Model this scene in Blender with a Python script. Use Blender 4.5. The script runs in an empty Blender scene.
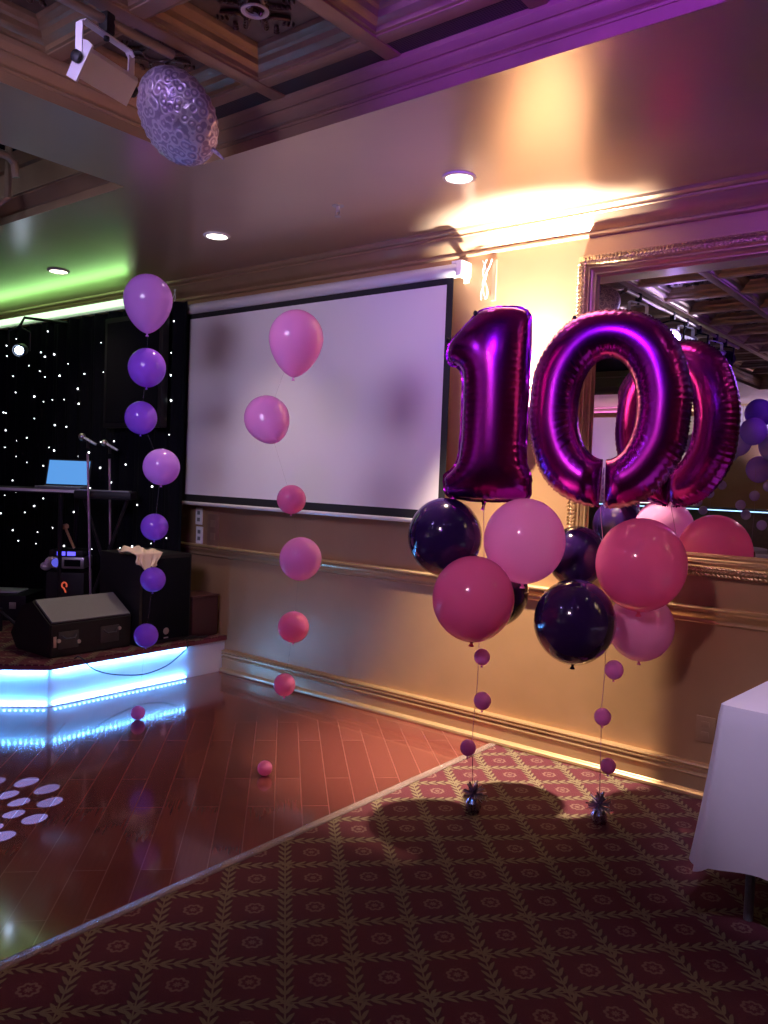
import bpy, bmesh, math, random
import numpy as np
from mathutils import Vector, Matrix
random.seed(7)
PI = math.pi
S = bpy.context.scene
C = S.collection

# ---------------------------------------------------------------- camera, view, world, large lights
FPX = 825.8
YAW, PITCH, ROLL = math.radians(38.1), math.radians(2.475), math.radians(2.184)
CAM = Vector((0, 0, 1.5))
fw = Vector((-math.sin(YAW)*math.cos(PITCH), math.cos(YAW)*math.cos(PITCH), -math.sin(PITCH)))
r0 = Vector((math.cos(YAW), math.sin(YAW), 0)); u0 = r0.cross(fw)
rt = math.cos(ROLL)*r0 + math.sin(ROLL)*u0; up = -math.sin(ROLL)*r0 + math.cos(ROLL)*u0
cd = bpy.data.cameras.new('camera'); cam = bpy.data.objects.new('camera', cd); C.objects.link(cam)
cd.sensor_fit = 'VERTICAL'; cd.sensor_height = 36; cd.sensor_width = 27; cd.lens = FPX/1024*36
cd.clip_start = 0.05; cd.clip_end = 100
cam.matrix_world = Matrix(((rt.x, up.x, -fw.x, 0), (rt.y, up.y, -fw.y, 0), (rt.z, up.z, -fw.z, CAM.z), (0, 0, 0, 1)))
S.camera = cam

def at(x, y, axis, val):            # the place on the plane axis = val seen at a photograph point
    d = fw + rt*((x-384)/FPX) - up*((y-512)/FPX)
    t = (val-CAM[axis])/d[axis]
    return CAM + d*t

S.view_settings.view_transform = 'Standard'; S.view_settings.look = 'None'
S.view_settings.gamma = 1; S.view_settings.use_curve_mapping = False
S.view_settings.exposure = 0.45
w = bpy.data.worlds.new('room_air'); S.world = w; w.use_nodes = True
w.node_tree.nodes['Background'].inputs[0].default_value = (0.3, 0.22, 0.35, 1)
w.node_tree.nodes['Background'].inputs[1].default_value = 0.02
S.cycles.max_bounces = 8; S.cycles.glossy_bounces = 5; S.cycles.diffuse_bounces = 4
S.cycles.blur_glossy = 0.6; S.cycles.sample_clamp_indirect = 6
S.cycles.use_denoising = True

WARM = (1.0, 0.77, 0.55)
E_DOWN = 1000       # recessed spot over the balloons
E_DOWN2 = 26       # the other recessed spots
E_SCONCE = 1250
E_PAR = 1.6
E_WASH = 190
E_ROOM = 3.5

# ---------------------------------------------------------------- helpers
ORIG = {}
def auto(me, ang=0.6):
    for p in me.polygons: p.use_smooth = True
    me.set_sharp_from_angle(angle=ang)
class MB:
    def __init__(s): s.bm = bmesh.new()
    def v(s, p): return s.bm.verts.new(p)
    def face(s, pts):
        return s.bm.faces.new([s.v(p) for p in pts])
    def box(s, c, size, M=None, bevel=0.0):
        hx, hy, hz = size[0]/2, size[1]/2, size[2]/2
        t = bmesh.new()
        r = bmesh.ops.create_cube(t, size=1)
        for q in t.verts: q.co = Vector((q.co.x*size[0], q.co.y*size[1], q.co.z*size[2]))
        if bevel > 0: bmesh.ops.bevel(t, geom=list(t.edges), offset=min(bevel, 0.49*min(size)), segments=2, affect='EDGES', profile=0.6)
        T = Matrix.Translation(Vector(c)) @ (M.to_4x4() if M is not None else Matrix.Identity(4))
        s.merge(t, T); return s
    def merge(s, t, T=None):
        mp = {}
        for q in t.verts: mp[q] = s.bm.verts.new(T @ q.co if T is not None else q.co)
        for f in t.faces:
            try: s.bm.faces.new([mp[q] for q in f.verts])
            except ValueError: pass
        t.free()
    def bx(s, x0, x1, y0, y1, z0, z1, bevel=0.0):
        return s.box(((x0+x1)/2, (y0+y1)/2, (z0+z1)/2), (abs(x1-x0), abs(y1-y0), abs(z1-z0)), None, bevel)
    def tube(s, path, r, n=8, closed=False, caps=True):
        path = [Vector(p) for p in path]; N = len(path)
        rs = r if isinstance(r, (list, tuple)) else [r]*N
        rings = []; prev = None
        for i, p in enumerate(path):
            if closed: d = path[(i+1) % N]-path[i-1]
            else: d = path[min(i+1, N-1)]-path[max(i-1, 0)]
            d.normalize()
            if prev is None:
                a = d.orthogonal().normalized()
            else:
                a = prev - d*prev.dot(d)
                a = a.normalized() if a.length > 1e-6 else d.orthogonal().normalized()
            prev = a; b = d.cross(a)
            rings.append([s.v(p + (a*math.cos(2*PI*k/n)+b*math.sin(2*PI*k/n))*rs[i]) for k in range(n)])
        for i in range(N if closed else N-1):
            A, B = rings[i], rings[(i+1) % N]
            for k in range(n): s.bm.faces.new((A[k], A[(k+1) % n], B[(k+1) % n], B[k]))
        if caps and not closed:
            s.bm.faces.new(rings[0][::-1]); s.bm.faces.new(rings[-1])
        return s
    def lathe(s, prof, n=24, T=None):
        T = T or Matrix.Identity(4); rings = []
        for r, z in prof:
            if r < 1e-6: rings.append([s.v(T @ Vector((0, 0, z)))])
            else: rings.append([s.v(T @ Vector((r*math.cos(2*PI*k/n), r*math.sin(2*PI*k/n), z))) for k in range(n)])
        for A, B in zip(rings, rings[1:]):
            if len(A) == 1 and len(B) == 1: continue
            for k in range(n):
                k2 = (k+1) % n
                if len(A) == 1: s.bm.faces.new((A[0], B[k2], B[k]))
                elif len(B) == 1: s.bm.faces.new((A[k], A[k2], B[0]))
                else: s.bm.faces.new((A[k], A[k2], B[k2], B[k]))
        return s
    def ball(s, c, r, n=12, m=8, M=None):
        r = r if isinstance(r, (list, tuple)) else (r, r, r)
        T = Matrix.Translation(Vector(c)) @ (M.to_4x4() if M is not None else Matrix.Identity(4)) @ Matrix.Diagonal((*r, 1))
        return s.lathe([(math.sin(PI*i/m), -math.cos(PI*i/m)) for i in range(m+1)], n, T)
    def sweep(s, prof, p0, p1, out, upv=(0, 0, 1)):      # straight moulding: profile (offset, height) from p0 to p1
        p0, p1, out, upv = Vector(p0), Vector(p1), Vector(out), Vector(upv)
        A = [s.v(p0+out*o+upv*h) for o, h in prof]; B = [s.v(p1+out*o+upv*h) for o, h in prof]
        for i in range(len(prof)-1): s.bm.faces.new((A[i], A[i+1], B[i+1], B[i]))
        s.bm.faces.new(A); s.bm.faces.new(B[::-1]); return s
    def prism(s, poly, fn, t0, t1):                     # polygon extruded: fn(u, v, t) -> point
        A = [s.v(fn(u, v, t0)) for u, v in poly]; B = [s.v(fn(u, v, t1)) for u, v in poly]
        n = len(poly)
        for i in range(n): s.bm.faces.new((A[i], A[(i+1) % n], B[(i+1) % n], B[i]))
        s.bm.faces.new(A[::-1]); s.bm.faces.new(B); return s
    def build(s, name, mat, parent=None, ang=0.6, bevel=0.0):
        if bevel: bmesh.ops.bevel(s.bm, geom=list(s.bm.edges), offset=bevel, segments=2, affect='EDGES')
        bmesh.ops.recalc_face_normals(s.bm, faces=list(s.bm.faces))
        if parent is not None: o0 = ORIG[parent.name]
        else:
            cs = [q.co for q in s.bm.verts]
            o0 = Vector(((min(c.x for c in cs)+max(c.x for c in cs))/2, (min(c.y for c in cs)+max(c.y for c in cs))/2, min(c.z for c in cs)))
        bmesh.ops.translate(s.bm, vec=-o0, verts=list(s.bm.verts))
        me = bpy.data.meshes.new(name); s.bm.to_mesh(me); s.bm.free(); auto(me, ang)
        o = bpy.data.objects.new(name, me); C.objects.link(o)
        for m in (mat if isinstance(mat, (list, tuple)) else [mat]): me.materials.append(m)
        if parent is not None: o.parent = parent
        else: o.location = o0
        ORIG[o.name] = o0
        return o
def tag(o, label, cat, group=None, kind=None):
    o['label'] = label; o['category'] = cat
    if group: o['group'] = group
    if kind: o['kind'] = kind
    return o
def thing(name, loc, label, cat, group=None):
    o = bpy.data.objects.new(name, None); C.objects.link(o); o.location = loc; o.empty_display_size = 0.05
    ORIG[o.name] = Vector(loc); return tag(o, label, cat, group)
def struct(o): o['kind'] = 'structure'; return o
def dup(root, loc, label=None):
    def cp(o, par):
        c = o.copy(); C.objects.link(c)
        if par is not None: c.parent = par
        for ch in list(o.children): cp(ch, c)
        return c
    r = cp(root, None); r.location = loc
    if label: r['label'] = label
    ORIG[r.name] = Vector(loc)
    return r
def lamp(name, kind, loc, energy, col, parent=None, target=None, size=0.05, angle=1.0, blend=0.5):
    d = bpy.data.lights.new(name, kind); d.energy = energy; d.color = col
    if kind == 'SPOT': d.spot_size = angle; d.spot_blend = blend; d.shadow_soft_size = size
    elif kind == 'POINT': d.shadow_soft_size = size
    elif kind == 'AREA': d.size = size
    o = bpy.data.objects.new(name, d); C.objects.link(o)
    q = Vector(loc)
    if target is not None: o.rotation_euler = (Vector(target)-q).to_track_quat('-Z', 'Y').to_euler()
    if parent is not None: o.parent = parent; q = q-ORIG[parent.name]
    o.location = q
    return o

class NT:
    def __init__(s, m): s.t = m.node_tree; s.n = s.t.nodes; s.l = s.t.links
    def set(s, sock, v):
        if isinstance(v, bpy.types.NodeSocket): s.l.new(v, sock)
        elif v is not None: sock.default_value = v
    def m(s, op, a, b=None, c=None):
        q = s.n.new('ShaderNodeMath'); q.operation = op
        s.set(q.inputs[0], a); s.set(q.inputs[1], b); s.set(q.inputs[2], c); return q.outputs[0]
    def coord(s, k='Object'): return s.n.new('ShaderNodeTexCoord').outputs[k]
    def pos(s): return s.n.new('ShaderNodeNewGeometry').outputs['Position']
    def xyz(s, v):
        q = s.n.new('ShaderNodeSeparateXYZ'); s.l.new(v, q.inputs[0]); return q.outputs
    def noise(s, v, scale, detail=3, rough=0.5):
        q = s.n.new('ShaderNodeTexNoise'); s.l.new(v, q.inputs['Vector']); q.inputs['Scale'].default_value = scale
        q.inputs['Detail'].default_value = detail; q.inputs['Roughness'].default_value = rough; return q.outputs['Fac']
    def mix(s, f, a, b):
        q = s.n.new('ShaderNodeMix'); q.data_type = 'RGBA'; s.set(q.inputs['Factor'], f)
        s.set(q.inputs['A'], a if not isinstance(a, tuple) else (*a[:3], 1)); s.set(q.inputs['B'], b if not isinstance(b, tuple) else (*b[:3], 1)); return q.outputs['Result']
    def ramp(s, f, lo, hi):
        q = s.n.new('ShaderNodeMapRange'); s.set(q.inputs[0], f); q.inputs[1].default_value = lo; q.inputs[2].default_value = hi; q.interpolation_type = 'SMOOTHSTEP'; return q.outputs[0]
    def bump(s, h, strength=0.2, dist=0.01):
        q = s.n.new('ShaderNodeBump'); s.l.new(h, q.inputs['Height']); q.inputs['Strength'].default_value = strength; q.inputs['Distance'].default_value = dist; return q.outputs[0]
def mat(name, col=(0.8, 0.8, 0.8), rough=0.5, metal=0.0, **kw):
    m = bpy.data.materials.new(name); m.use_nodes = True
    b = m.node_tree.nodes['Principled BSDF']
    b.inputs['Base Color'].default_value = (*col, 1); b.inputs['Roughness'].default_value = rough; b.inputs['Metallic'].default_value = metal
    for k, v in kw.items(): b.inputs[k.replace('_', ' ')].default_value = v
    return m
def bsdf(m): return m.node_tree.nodes['Principled BSDF']
def vary(m, scale=3, amt=0.12, bump=0.0, bscale=60):    # gentle procedural mottling (+ bump)
    n = NT(m); b = bsdf(m); c = tuple(b.inputs['Base Color'].default_value)[:3]
    f = n.noise(n.coord(), scale, 4)
    n.set(b.inputs['Base Color'], n.mix(f, tuple(x*(1-amt) for x in c), tuple(min(1, x*(1+amt)) for x in c)))
    if bump: n.set(b.inputs['Normal'], n.bump(n.noise(n.coord(), bscale, 3), bump, 0.004))
    return m
def emit(name, col, strength, sample=True):
    m = mat(name, (0, 0, 0), 0.5); b = bsdf(m)
    b.inputs['Emission Color'].default_value = (*col, 1); b.inputs['Emission Strength'].default_value = strength
    if not sample: m.cycles.emission_sampling = 'NONE'
    return m

# ---------------------------------------------------------------- materials
M = {}
M['wall'] = vary(mat('gold_wall_paint', (0.41, 0.245, 0.13), 0.42, 0.40), 5, 0.10, 0.06, 45)
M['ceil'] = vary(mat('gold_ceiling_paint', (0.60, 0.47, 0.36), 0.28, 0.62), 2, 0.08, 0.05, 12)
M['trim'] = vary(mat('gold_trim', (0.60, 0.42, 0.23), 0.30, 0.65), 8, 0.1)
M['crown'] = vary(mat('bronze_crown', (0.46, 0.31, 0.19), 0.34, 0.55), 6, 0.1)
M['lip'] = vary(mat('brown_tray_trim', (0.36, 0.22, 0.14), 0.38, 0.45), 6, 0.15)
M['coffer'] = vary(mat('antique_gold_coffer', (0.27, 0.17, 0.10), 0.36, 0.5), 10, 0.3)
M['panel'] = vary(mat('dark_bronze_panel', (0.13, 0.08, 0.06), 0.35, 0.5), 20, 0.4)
M['frame'] = vary(mat('ornate_gilt', (0.47, 0.31, 0.17), 0.33, 0.7), 60, 0.45, 0.8, 55)
M['frame_in'] = vary(mat('gilt_inner', (0.50, 0.35, 0.2), 0.3, 0.7), 14, 0.15)
M['mirror'] = mat('mirror_silver', (0.86, 0.86, 0.88), 0.0, 1.0)
M['black'] = vary(mat('black_plastic', (0.009, 0.009, 0.011), 0.5, 0, Specular_IOR_Level=0.3), 30, 0.2)
M['matte'] = mat('black_cloth', (0.004, 0.004, 0.007), 0.95, 0, Specular_IOR_Level=0.1)
M['dgrey'] = vary(mat('charcoal_grille', (0.17, 0.175, 0.185), 0.55), 300, 0.4, 0.3, 500)
M['white'] = vary(mat('white_plastic', (0.78, 0.76, 0.78), 0.4), 20, 0.04)
M['cream'] = mat('cream_plate', (0.72, 0.66, 0.58), 0.45)
M['steel'] = mat('brushed_steel', (0.55, 0.54, 0.56), 0.3, 0.9)
M['chrome'] = mat('chrome', (0.8, 0.8, 0.82), 0.08, 1.0)
M['pipe'] = mat('bronze_pipe', (0.30, 0.21, 0.16), 0.4, 0.5)
M['star'] = emit('star_led', (0.9, 0.95, 1.0), 5.0, False)
M['lens'] = emit('downlight_lens', (1.0, 0.86, 0.68), 9.0, False)
M['screen'] = vary(mat('screen_fabric', (0.72, 0.68, 0.72), 0.75), 1.2, 0.03)
M['alu'] = mat('white_aluminium', (0.72, 0.70, 0.74), 0.32, 0.25)
M['cloth'] = vary(mat('white_table_linen', (0.74, 0.70, 0.76), 0.8, 0, Sheen_Weight=0.2), 6, 0.04, 0.15, 300)
M['beige'] = vary(mat('beige_cloth', (0.72, 0.58, 0.42), 0.85), 20, 0.1, 0.2, 200)
M['string'] = mat('balloon_ribbon', (0.55, 0.28, 0.42), 0.4)
M['wire'] = mat('white_wire', (0.7, 0.68, 0.66), 0.5)
M['cable'] = mat('black_cable', (0.01, 0.01, 0.012), 0.5)
M['stageface'] = mat('silver_stage_skirt', (0.74, 0.78, 0.80), 0.3, 0.1)
M['nosing'] = vary(mat('burgundy_nosing', (0.13, 0.02, 0.035), 0.6), 40, 0.3)
M['led'] = emit('led_diode', (0.09, 0.38, 1.0), 230.0); M['led_dim'] = emit('led_diode_rim', (0.12, 0.32, 1.0), 30.0)
M['ledtape'] = mat('led_tape', (0.8, 0.8, 0.82), 0.4)

def latex(name, col, rough=0.13, trans=0.42):
    m = mat(name, col, rough, 0.0, Coat_Weight=0.25, Coat_Roughness=0.08)
    b = bsdf(m); n = NT(m)
    t = n.n.new('ShaderNodeBsdfTranslucent'); t.inputs[0].default_value = (*[min(1, c*1.25) for c in col], 1)
    x = n.n.new('ShaderNodeMixShader'); x.inputs[0].default_value = trans
    n.l.new(b.outputs[0], x.inputs[1]); n.l.new(t.outputs[0], x.inputs[2])
    n.l.new(x.outputs[0], n.n['Material Output'].inputs['Surface'])
    return m
L = {
 'pink': latex('latex_pink', (0.94, 0.42, 0.78)), 'hot': latex('latex_hot_pink', (0.95, 0.20, 0.47)),
 'rose': latex('latex_rose', (0.91, 0.28, 0.54)), 'navy': latex('latex_dark_purple', (0.018, 0.006, 0.06), 0.1, 0.03),
 'lilac': latex('latex_lilac', (0.62, 0.30, 0.86)), 'violet': latex('latex_violet', (0.36, 0.12, 0.82)),
 'orchid': latex('latex_orchid', (0.84, 0.30, 0.76)), 'pale': latex('latex_pale_lilac', (0.72, 0.5, 0.78)),
}
M['foil'] = mat('magenta_foil', (0.37, 0.018, 0.38), 0.24, 1.0)
M['foilsilver'] = mat('lilac_embossed_foil', (0.50, 0.38, 0.62), 0.38, 0.55)
n = NT(M['foilsilver']); vv = n.n.new('ShaderNodeTexVoronoi'); n.l.new(n.coord(), vv.inputs['Vector']); vv.inputs['Scale'].default_value = 30
q = n.m('SINE', n.m('MULTIPLY', vv.outputs['Distance'], 13.0))
n.set(bsdf(M['foilsilver']).inputs['Normal'], n.bump(q, 0.45, 0.003))
n.set(bsdf(M['foilsilver']).inputs['Base Color'], n.mix(n.ramp(q, -0.4, 0.5), (0.36, 0.26, 0.46), (0.62, 0.50, 0.70)))

# carpet: burgundy, diagonal leaf trellis with a rosette in each square
def carpet_mat():
    m = mat('trellis_carpet', (0.1, 0.01, 0.02), 0.95); n = NT(m); b = bsdf(m)
    x, y, z = n.xyz(n.pos()); P = 0.2936
    U = n.m('MULTIPLY', n.m('ADD', n.m('ADD', x, y), 0.96), 1/P)      # rosettes at whole numbers
    V = n.m('MULTIPLY', n.m('ADD', n.m('SUBTRACT', y, x), -3.38), 1/P)
    U2 = n.m('ADD', U, 0.0); V2 = n.m('ADD', V, 0.0)
    ru = n.m('SUBTRACT', U2, n.m('ROUND', U2)); rv = n.m('SUBTRACT', V2, n.m('ROUND', V2))
    au = n.m('ABSOLUTE', ru); av = n.m('ABSOLUTE', rv)
    tu = n.m('SUBTRACT', 0.5, au); tv = n.m('SUBTRACT', 0.5, av)
    def vine(t, along):
        ph = n.m('FRACT', n.m('ADD', n.m('MULTIPLY', along, 5.0), n.m('MULTIPLY', t, -7.0)))
        # leaf shaped lobes either side of the stem
        w = n.m('MULTIPLY', n.m('SINE', n.m('MULTIPLY', ph, PI)), 0.16)
        leaf = n.ramp(n.m('SUBTRACT', n.m('SUBTRACT', w, n.m('ABSOLUTE', n.m('SUBTRACT', t, 0.055))), 0.075), 0.0, 0.025)
        stem = n.ramp(t, 0.018, 0.008)
        return n.m('MAXIMUM', leaf, stem)
    band = n.m('MAXIMUM', vine(tu, V2), vine(tv, U2))
    r = n.m('SQRT', n.m('ADD', n.m('MULTIPLY', ru, ru), n.m('MULTIPLY', rv, rv)))
    th = n.m('ARCTAN2', rv, ru)
    pet = n.m('ADD', 0.195, n.m('MULTIPLY', n.m('COSINE', n.m('MULTIPLY', th, 8.0)), 0.02))
    ro = n.ramp(n.m('SUBTRACT', pet, r), 0.0, 0.015)
    ring = n.ramp(n.m('SINE', n.m('ADD', n.m('MULTIPLY', r, 58.0), n.m('MULTIPLY', n.m('COSINE', n.m('MULTIPLY', th, 8.0)), 0.9))), -0.2, 0.4)
    ros = n.m('MULTIPLY', ro, ring)
    nz = n.noise(n.pos(), 260, 2)
    base = n.mix(n.noise(n.pos(), 40, 3), (0.036, 0.0035, 0.0095), (0.066, 0.006, 0.0175))
    diamond = n.ramp(n.m('ADD', tu, 0.0), 0.09, 0.13)
    c1 = n.mix(n.m('MULTIPLY', n.m('MULTIPLY', diamond, n.ramp(tv, 0.09, 0.13)), 0.55), base, (0.105, 0.0095, 0.027))
    c2 = n.mix(n.m('MULTIPLY', band, 0.9), c1, (0.18, 0.15, 0.088))
    c3 = n.mix(n.m('MULTIPLY', ros, 0.85), c2, (0.185, 0.11, 0.09))
    c4 = n.mix(n.m('MULTIPLY', nz, 0.25), c3, (0.03, 0.008, 0.01))
    n.set(b.inputs['Base Color'], c4)
    n.set(b.inputs['Normal'], n.bump(nz, 0.5, 0.004))
    return m
M['carpet'] = carpet_mat()
def wood_mat():
    m = mat('mahogany_planks', (0.2, 0.04, 0.03), 0.2, 0.0, Coat_Weight=0.3, Coat_Roughness=0.06); n = NT(m); b = bsdf(m)
    mp = n.n.new('ShaderNodeMapping'); n.l.new(n.pos(), mp.inputs[0]); mp.inputs['Rotation'].default_value = (0, 0, PI/4)
    br = n.n.new('ShaderNodeTexBrick'); n.l.new(mp.outputs[0], br.inputs['Vector'])
    br.offset = 0.37; br.offset_frequency = 2
    for k, v in (('Scale', 1.0), ('Mortar Size', 0.0022), ('Mortar Smooth', 0.2), ('Brick Width', 0.92), ('Row Height', 0.122), ('Bias', 0.0)): br.inputs[k].default_value = v
    br.inputs['Color1'].default_value = (0.135, 0.036, 0.03, 1); br.inputs['Color2'].default_value = (0.175, 0.05, 0.042, 1); br.inputs['Mortar'].default_value = (0.25, 0.105, 0.09, 1)
    st = n.n.new('ShaderNodeMapping'); n.l.new(mp.outputs[0], st.inputs[0]); st.inputs['Scale'].default_value = (2.0, 45, 1)
    g = n.noise(st.outputs[0], 2.0, 4, 0.6)
    n.set(b.inputs['Base Color'], n.mix(n.m('MULTIPLY', g, 0.5), br.outputs['Color'], (0.085, 0.021, 0.018)))
    n.set(b.inputs['Roughness'], n.m('ADD', 0.07, n.m('MULTIPLY', n.noise(n.pos(), 5, 3), 0.10)))
    n.set(b.inputs['Normal'], n.bump(br.outputs['Fac'], 0.12, 0.001))
    return m
M['wood'] = wood_mat()
def glitter_mat():
    m = mat('crinkled_silver_tape', (0.42, 0.33, 0.32), 0.25, 0.6); n = NT(m)
    n.set(bsdf(m).inputs['Normal'], n.bump(n.noise(n.pos(), 70, 4, 0.7), 1.0, 0.02)); return m
M['tape'] = glitter_mat()
def mesh_mat():
    m = mat('perforated_black_grille', (0.02, 0.018, 0.02), 0.5, 0.3); n = NT(m); x, y, z = n.xyz(n.pos())
    a = n.m('SINE', n.m('MULTIPLY', n.m('ADD', x, y), 300)); c = n.m('SINE', n.m('MULTIPLY', n.m('SUBTRACT', x, y), 300))
    n.set(bsdf(m).inputs['Base Color'], n.mix(n.ramp(n.m('MULTIPLY', a, c), -0.1, 0.3), (0.075, 0.055, 0.06), (0.006, 0.005, 0.007))); return m
M['grille'] = mesh_mat(); M['hgrey'] = mat('handle_grey', (0.05, 0.05, 0.055), 0.3, 0.3)

# ---------------------------------------------------------------- room shell
YW = 4.12; ZC = 2.94; XL, XR, YF = -8.6, 3.2, -6.5
def quad(name, pts, m):
    b = MB(); b.face(pts); return struct(b.build(name, m))
def slab(name, x0, x1, y0, y1, z0, z1, m): b = MB(); b.bx(x0, x1, y0, y1, z0, z1); return struct(b.build(name, m))
EDGE = -2.335
slab('floor', EDGE, XR, YF, YW+0.1, -0.1, 0.0, M['carpet'])
slab('dance_floor', XL, EDGE, YF, YW+0.1, -0.1, 0.0, M['wood'])
slab('wall_back', XL-0.1, XR+0.1, YW, YW+0.1, 0.0, 3.6, M['wall'])
slab('wall_left', XL-0.1, XL, YF, YW, 0.0, 3.6, M['wall'])
slab('wall_right', XR, XR+0.1, YF, YW, 0.0, 3.6, M['wall'])
slab('wall_front', XL-0.1, XR+0.1, YF-0.1, YF, 0.0, 3.6, M['wall'])
# ceiling with two rectangular trays cut into it
TA = (-3.17, 2.6, -4.4, 2.56); TB = (-8.0, -3.77, -4.4, 2.54); ZT = 3.08
cb = MB()
for x0, x1, y0, y1 in ((XL, XR, 2.56, YW), (XL, XR, YF, -4.4), (TA[1], XR, -4.4, 2.56), (TB[1], TA[0], -4.4, 2.56), (XL, TB[0], -4.4, 2.56), (TB[0], TB[1], 2.54, 2.56)):
    cb.bx(x0, x1, y0, y1, ZC, ZC+0.05)
struct(cb.build('ceiling', M['ceil']))
def tray(name, R, zt, prof, m):
    x0, x1, y0, y1 = R; b = MB()
    loops = []
    for o, h in prof: loops.append([b.v((x0+o, y0+o, h)), b.v((x1-o, y0+o, h)), b.v((x1-o, y1-o, h)), b.v((x0+o, y1-o, h))])
    for A, B in zip(loops, loops[1:]):
        for k in range(4): b.bm.faces.new((A[k], A[(k+1) % 4], B[(k+1) % 4], B[k]))
    return struct(b.build(name, m, ang=0.3))
lip = [(0.002, 2.94), (0.002, 2.985), (0.008, 2.985), (0.012, 2.992), (0.008, 2.999), (0.02, 3.003), (0.034, 3.02), (0.042, 3.036), (0.042, 3.042), (0.05, 3.042), (0.058, 3.052), (0.066, 3.066), (0.068, 3.078), (0.068, 3.10)]
tray('trim_1', TA, ZT, lip, M['lip'])
tray('trim_2', TB, ZT, [(0.002, 2.94), (0.002, 2.985), (0.012, 2.992), (0.02, 3.005), (0.035, 3.03), (0.05, 3.05), (0.05, 3.06), (0.06, 3.06), (0.06, 3.2), (0.08, 3.21), (0.08, 3.3)], M['lip'])
slab('trim_3', TB[0], TB[1], TB[2], TB[3], 3.30, 3.34, M['matte'])
slab('trim_4', TA[0], TA[1], TA[2], TA[3], 3.30, 3.34, M['panel'])

# coffered grid inside the near tray
GX = [-2.60+0.61*k for k in range(0, 9)]; GY = [2.37-0.61*k for k in range(0, 11)]
xs = [-3.102]+[g for g in GX if g < 2.5]; ys = GY
bb = MB()
bb.bx(-3.102, 2.532, 2.37+0.03, 2.492, ZT+0.004, ZT+0.03)
struct_g = struct(bb.build('trim_5', M['grille']))
bb = MB()
for gx in xs[1:]: bb.bx(gx-0.035, gx+0.035, -4.33, 2.492, ZT-0.004, ZT+0.06, 0.006)
for gy in ys:
    if gy > -4.3: bb.bx(-3.102, 2.532, gy-0.032, gy+0.032, ZT, ZT+0.06, 0.006)
struct(bb.build('trim_6', M['lip']))
def coffer(cx, cy, wx, wy):
    b = MB(); hx, hy = wx/2, wy/2
    prof = [(0.0, ZT+0.005), (0.012, ZT+0.007), (0.016, ZT+0.015), (0.02, ZT+0.02), (0.03, ZT+0.023), (0.046, ZT+0.033), (0.056, ZT+0.05), (0.062, ZT+0.053), (0.07, ZT+0.055), (0.08, ZT+0.062), (0.092, ZT+0.067), (0.098, ZT+0.073), (0.102, ZT+0.08)]
    lp = [[b.v((cx-hx+o, cy-hy+o, h)), b.v((cx+hx-o, cy-hy+o, h)), b.v((cx+hx-o, cy+hy-o, h)), b.v((cx-hx+o, cy+hy-o, h))] for o, h in prof]
    for A, B in zip(lp, lp[1:]):
        for k in range(4): b.bm.faces.new((A[k], A[(k+1) % 4], B[(k+1) % 4], B[k]))
    return b
def panel(cx, cy, wx, wy, orn=True):
    b = MB(); z = ZT+0.081; hx, hy = wx/2-0.1, wy/2-0.1
    b.face([(cx-hx, cy-hy, z), (cx+hx, cy-hy, z), (cx+hx, cy+hy, z), (cx-hx, cy+hy, z)])
    if orn:
        rg = random.Random(3)
        for sx, sy, ang in ((1, 0, 0), (0, 1, PI/2), (-1, 0, PI), (0, -1, -PI/2)):
            R = Matrix.Rotation(ang, 3, 'Z')
            f = lambda p: Vector((cx, cy, z)) + R @ Vector(p)
            for sg in (-1, 1):                         # acanthus scrolls
                pts = [f((0.07+0.012*t-0.02*math.cos(t*1.3)*0.5, sg*(0.015+0.035*math.sin(t*0.62)+0.01*t*0.5), -0.008)) for t in np.linspace(0, 4.2, 12)]
                b.tube(pts, [0.009-0.0045*i/11 for i in range(12)], 6)
                for k in range(7):
                    q = f((0.075+0.016*k*0.8, sg*(0.02+0.012*((k*5) % 4)), -0.006)); b.ball(q, (0.012, 0.006, 0.009), 6, 4, R @ Matrix.Rotation(sg*(0.5+0.3*k), 3, 'Z'))
            arc = [f((0.062+0.008*math.cos(a), 0.04*math.sin(a), -0.006)) for a in np.linspace(-1.3, 1.3, 9)]
            b.tube(arc, 0.0045, 6)
        ring = [Vector((cx+0.052*math.cos(a), cy+0.052*math.sin(a), z-0.004)) for a in np.linspace(0, 2*PI, 25)[:-1]]
        b.tube(ring, 0.006, 6, closed=True)
    return b
proto = {}
cells = []
for i in range(len(xs)-1):
    for j in range(len(ys)-1):
        cells.append((i, j))
root_c = bpy.data.objects.new('trim_7', None); C.objects.link(root_c); root_c['kind'] = 'structure'; ORIG['trim_7'] = Vector((0, 0, 0))
for (i, j) in cells:
    x0, x1, y1, y0 = xs[i], xs[i+1], ys[j], ys[j+1]
    if y0 < -4.4: continue
    if i == 0: x0 -= 0.035
    wx, wy = x1-x0-0.07, y1-y0-0.064
    key = (round(wx, 3), round(wy, 3))
    cx, cy = (x0+x1)/2, (y0+y1)/2
    if key not in proto:
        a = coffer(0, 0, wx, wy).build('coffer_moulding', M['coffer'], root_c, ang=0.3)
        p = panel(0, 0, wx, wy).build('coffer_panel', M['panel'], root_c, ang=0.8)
        proto[key] = (a, p)
    else:
        a, p = [o.copy() for o in proto[key]]
        for o in (a, p): C.objects.link(o); o.parent = root_c
    a.location = (cx, cy, 0); p.location = (cx, cy, 0)

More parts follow.
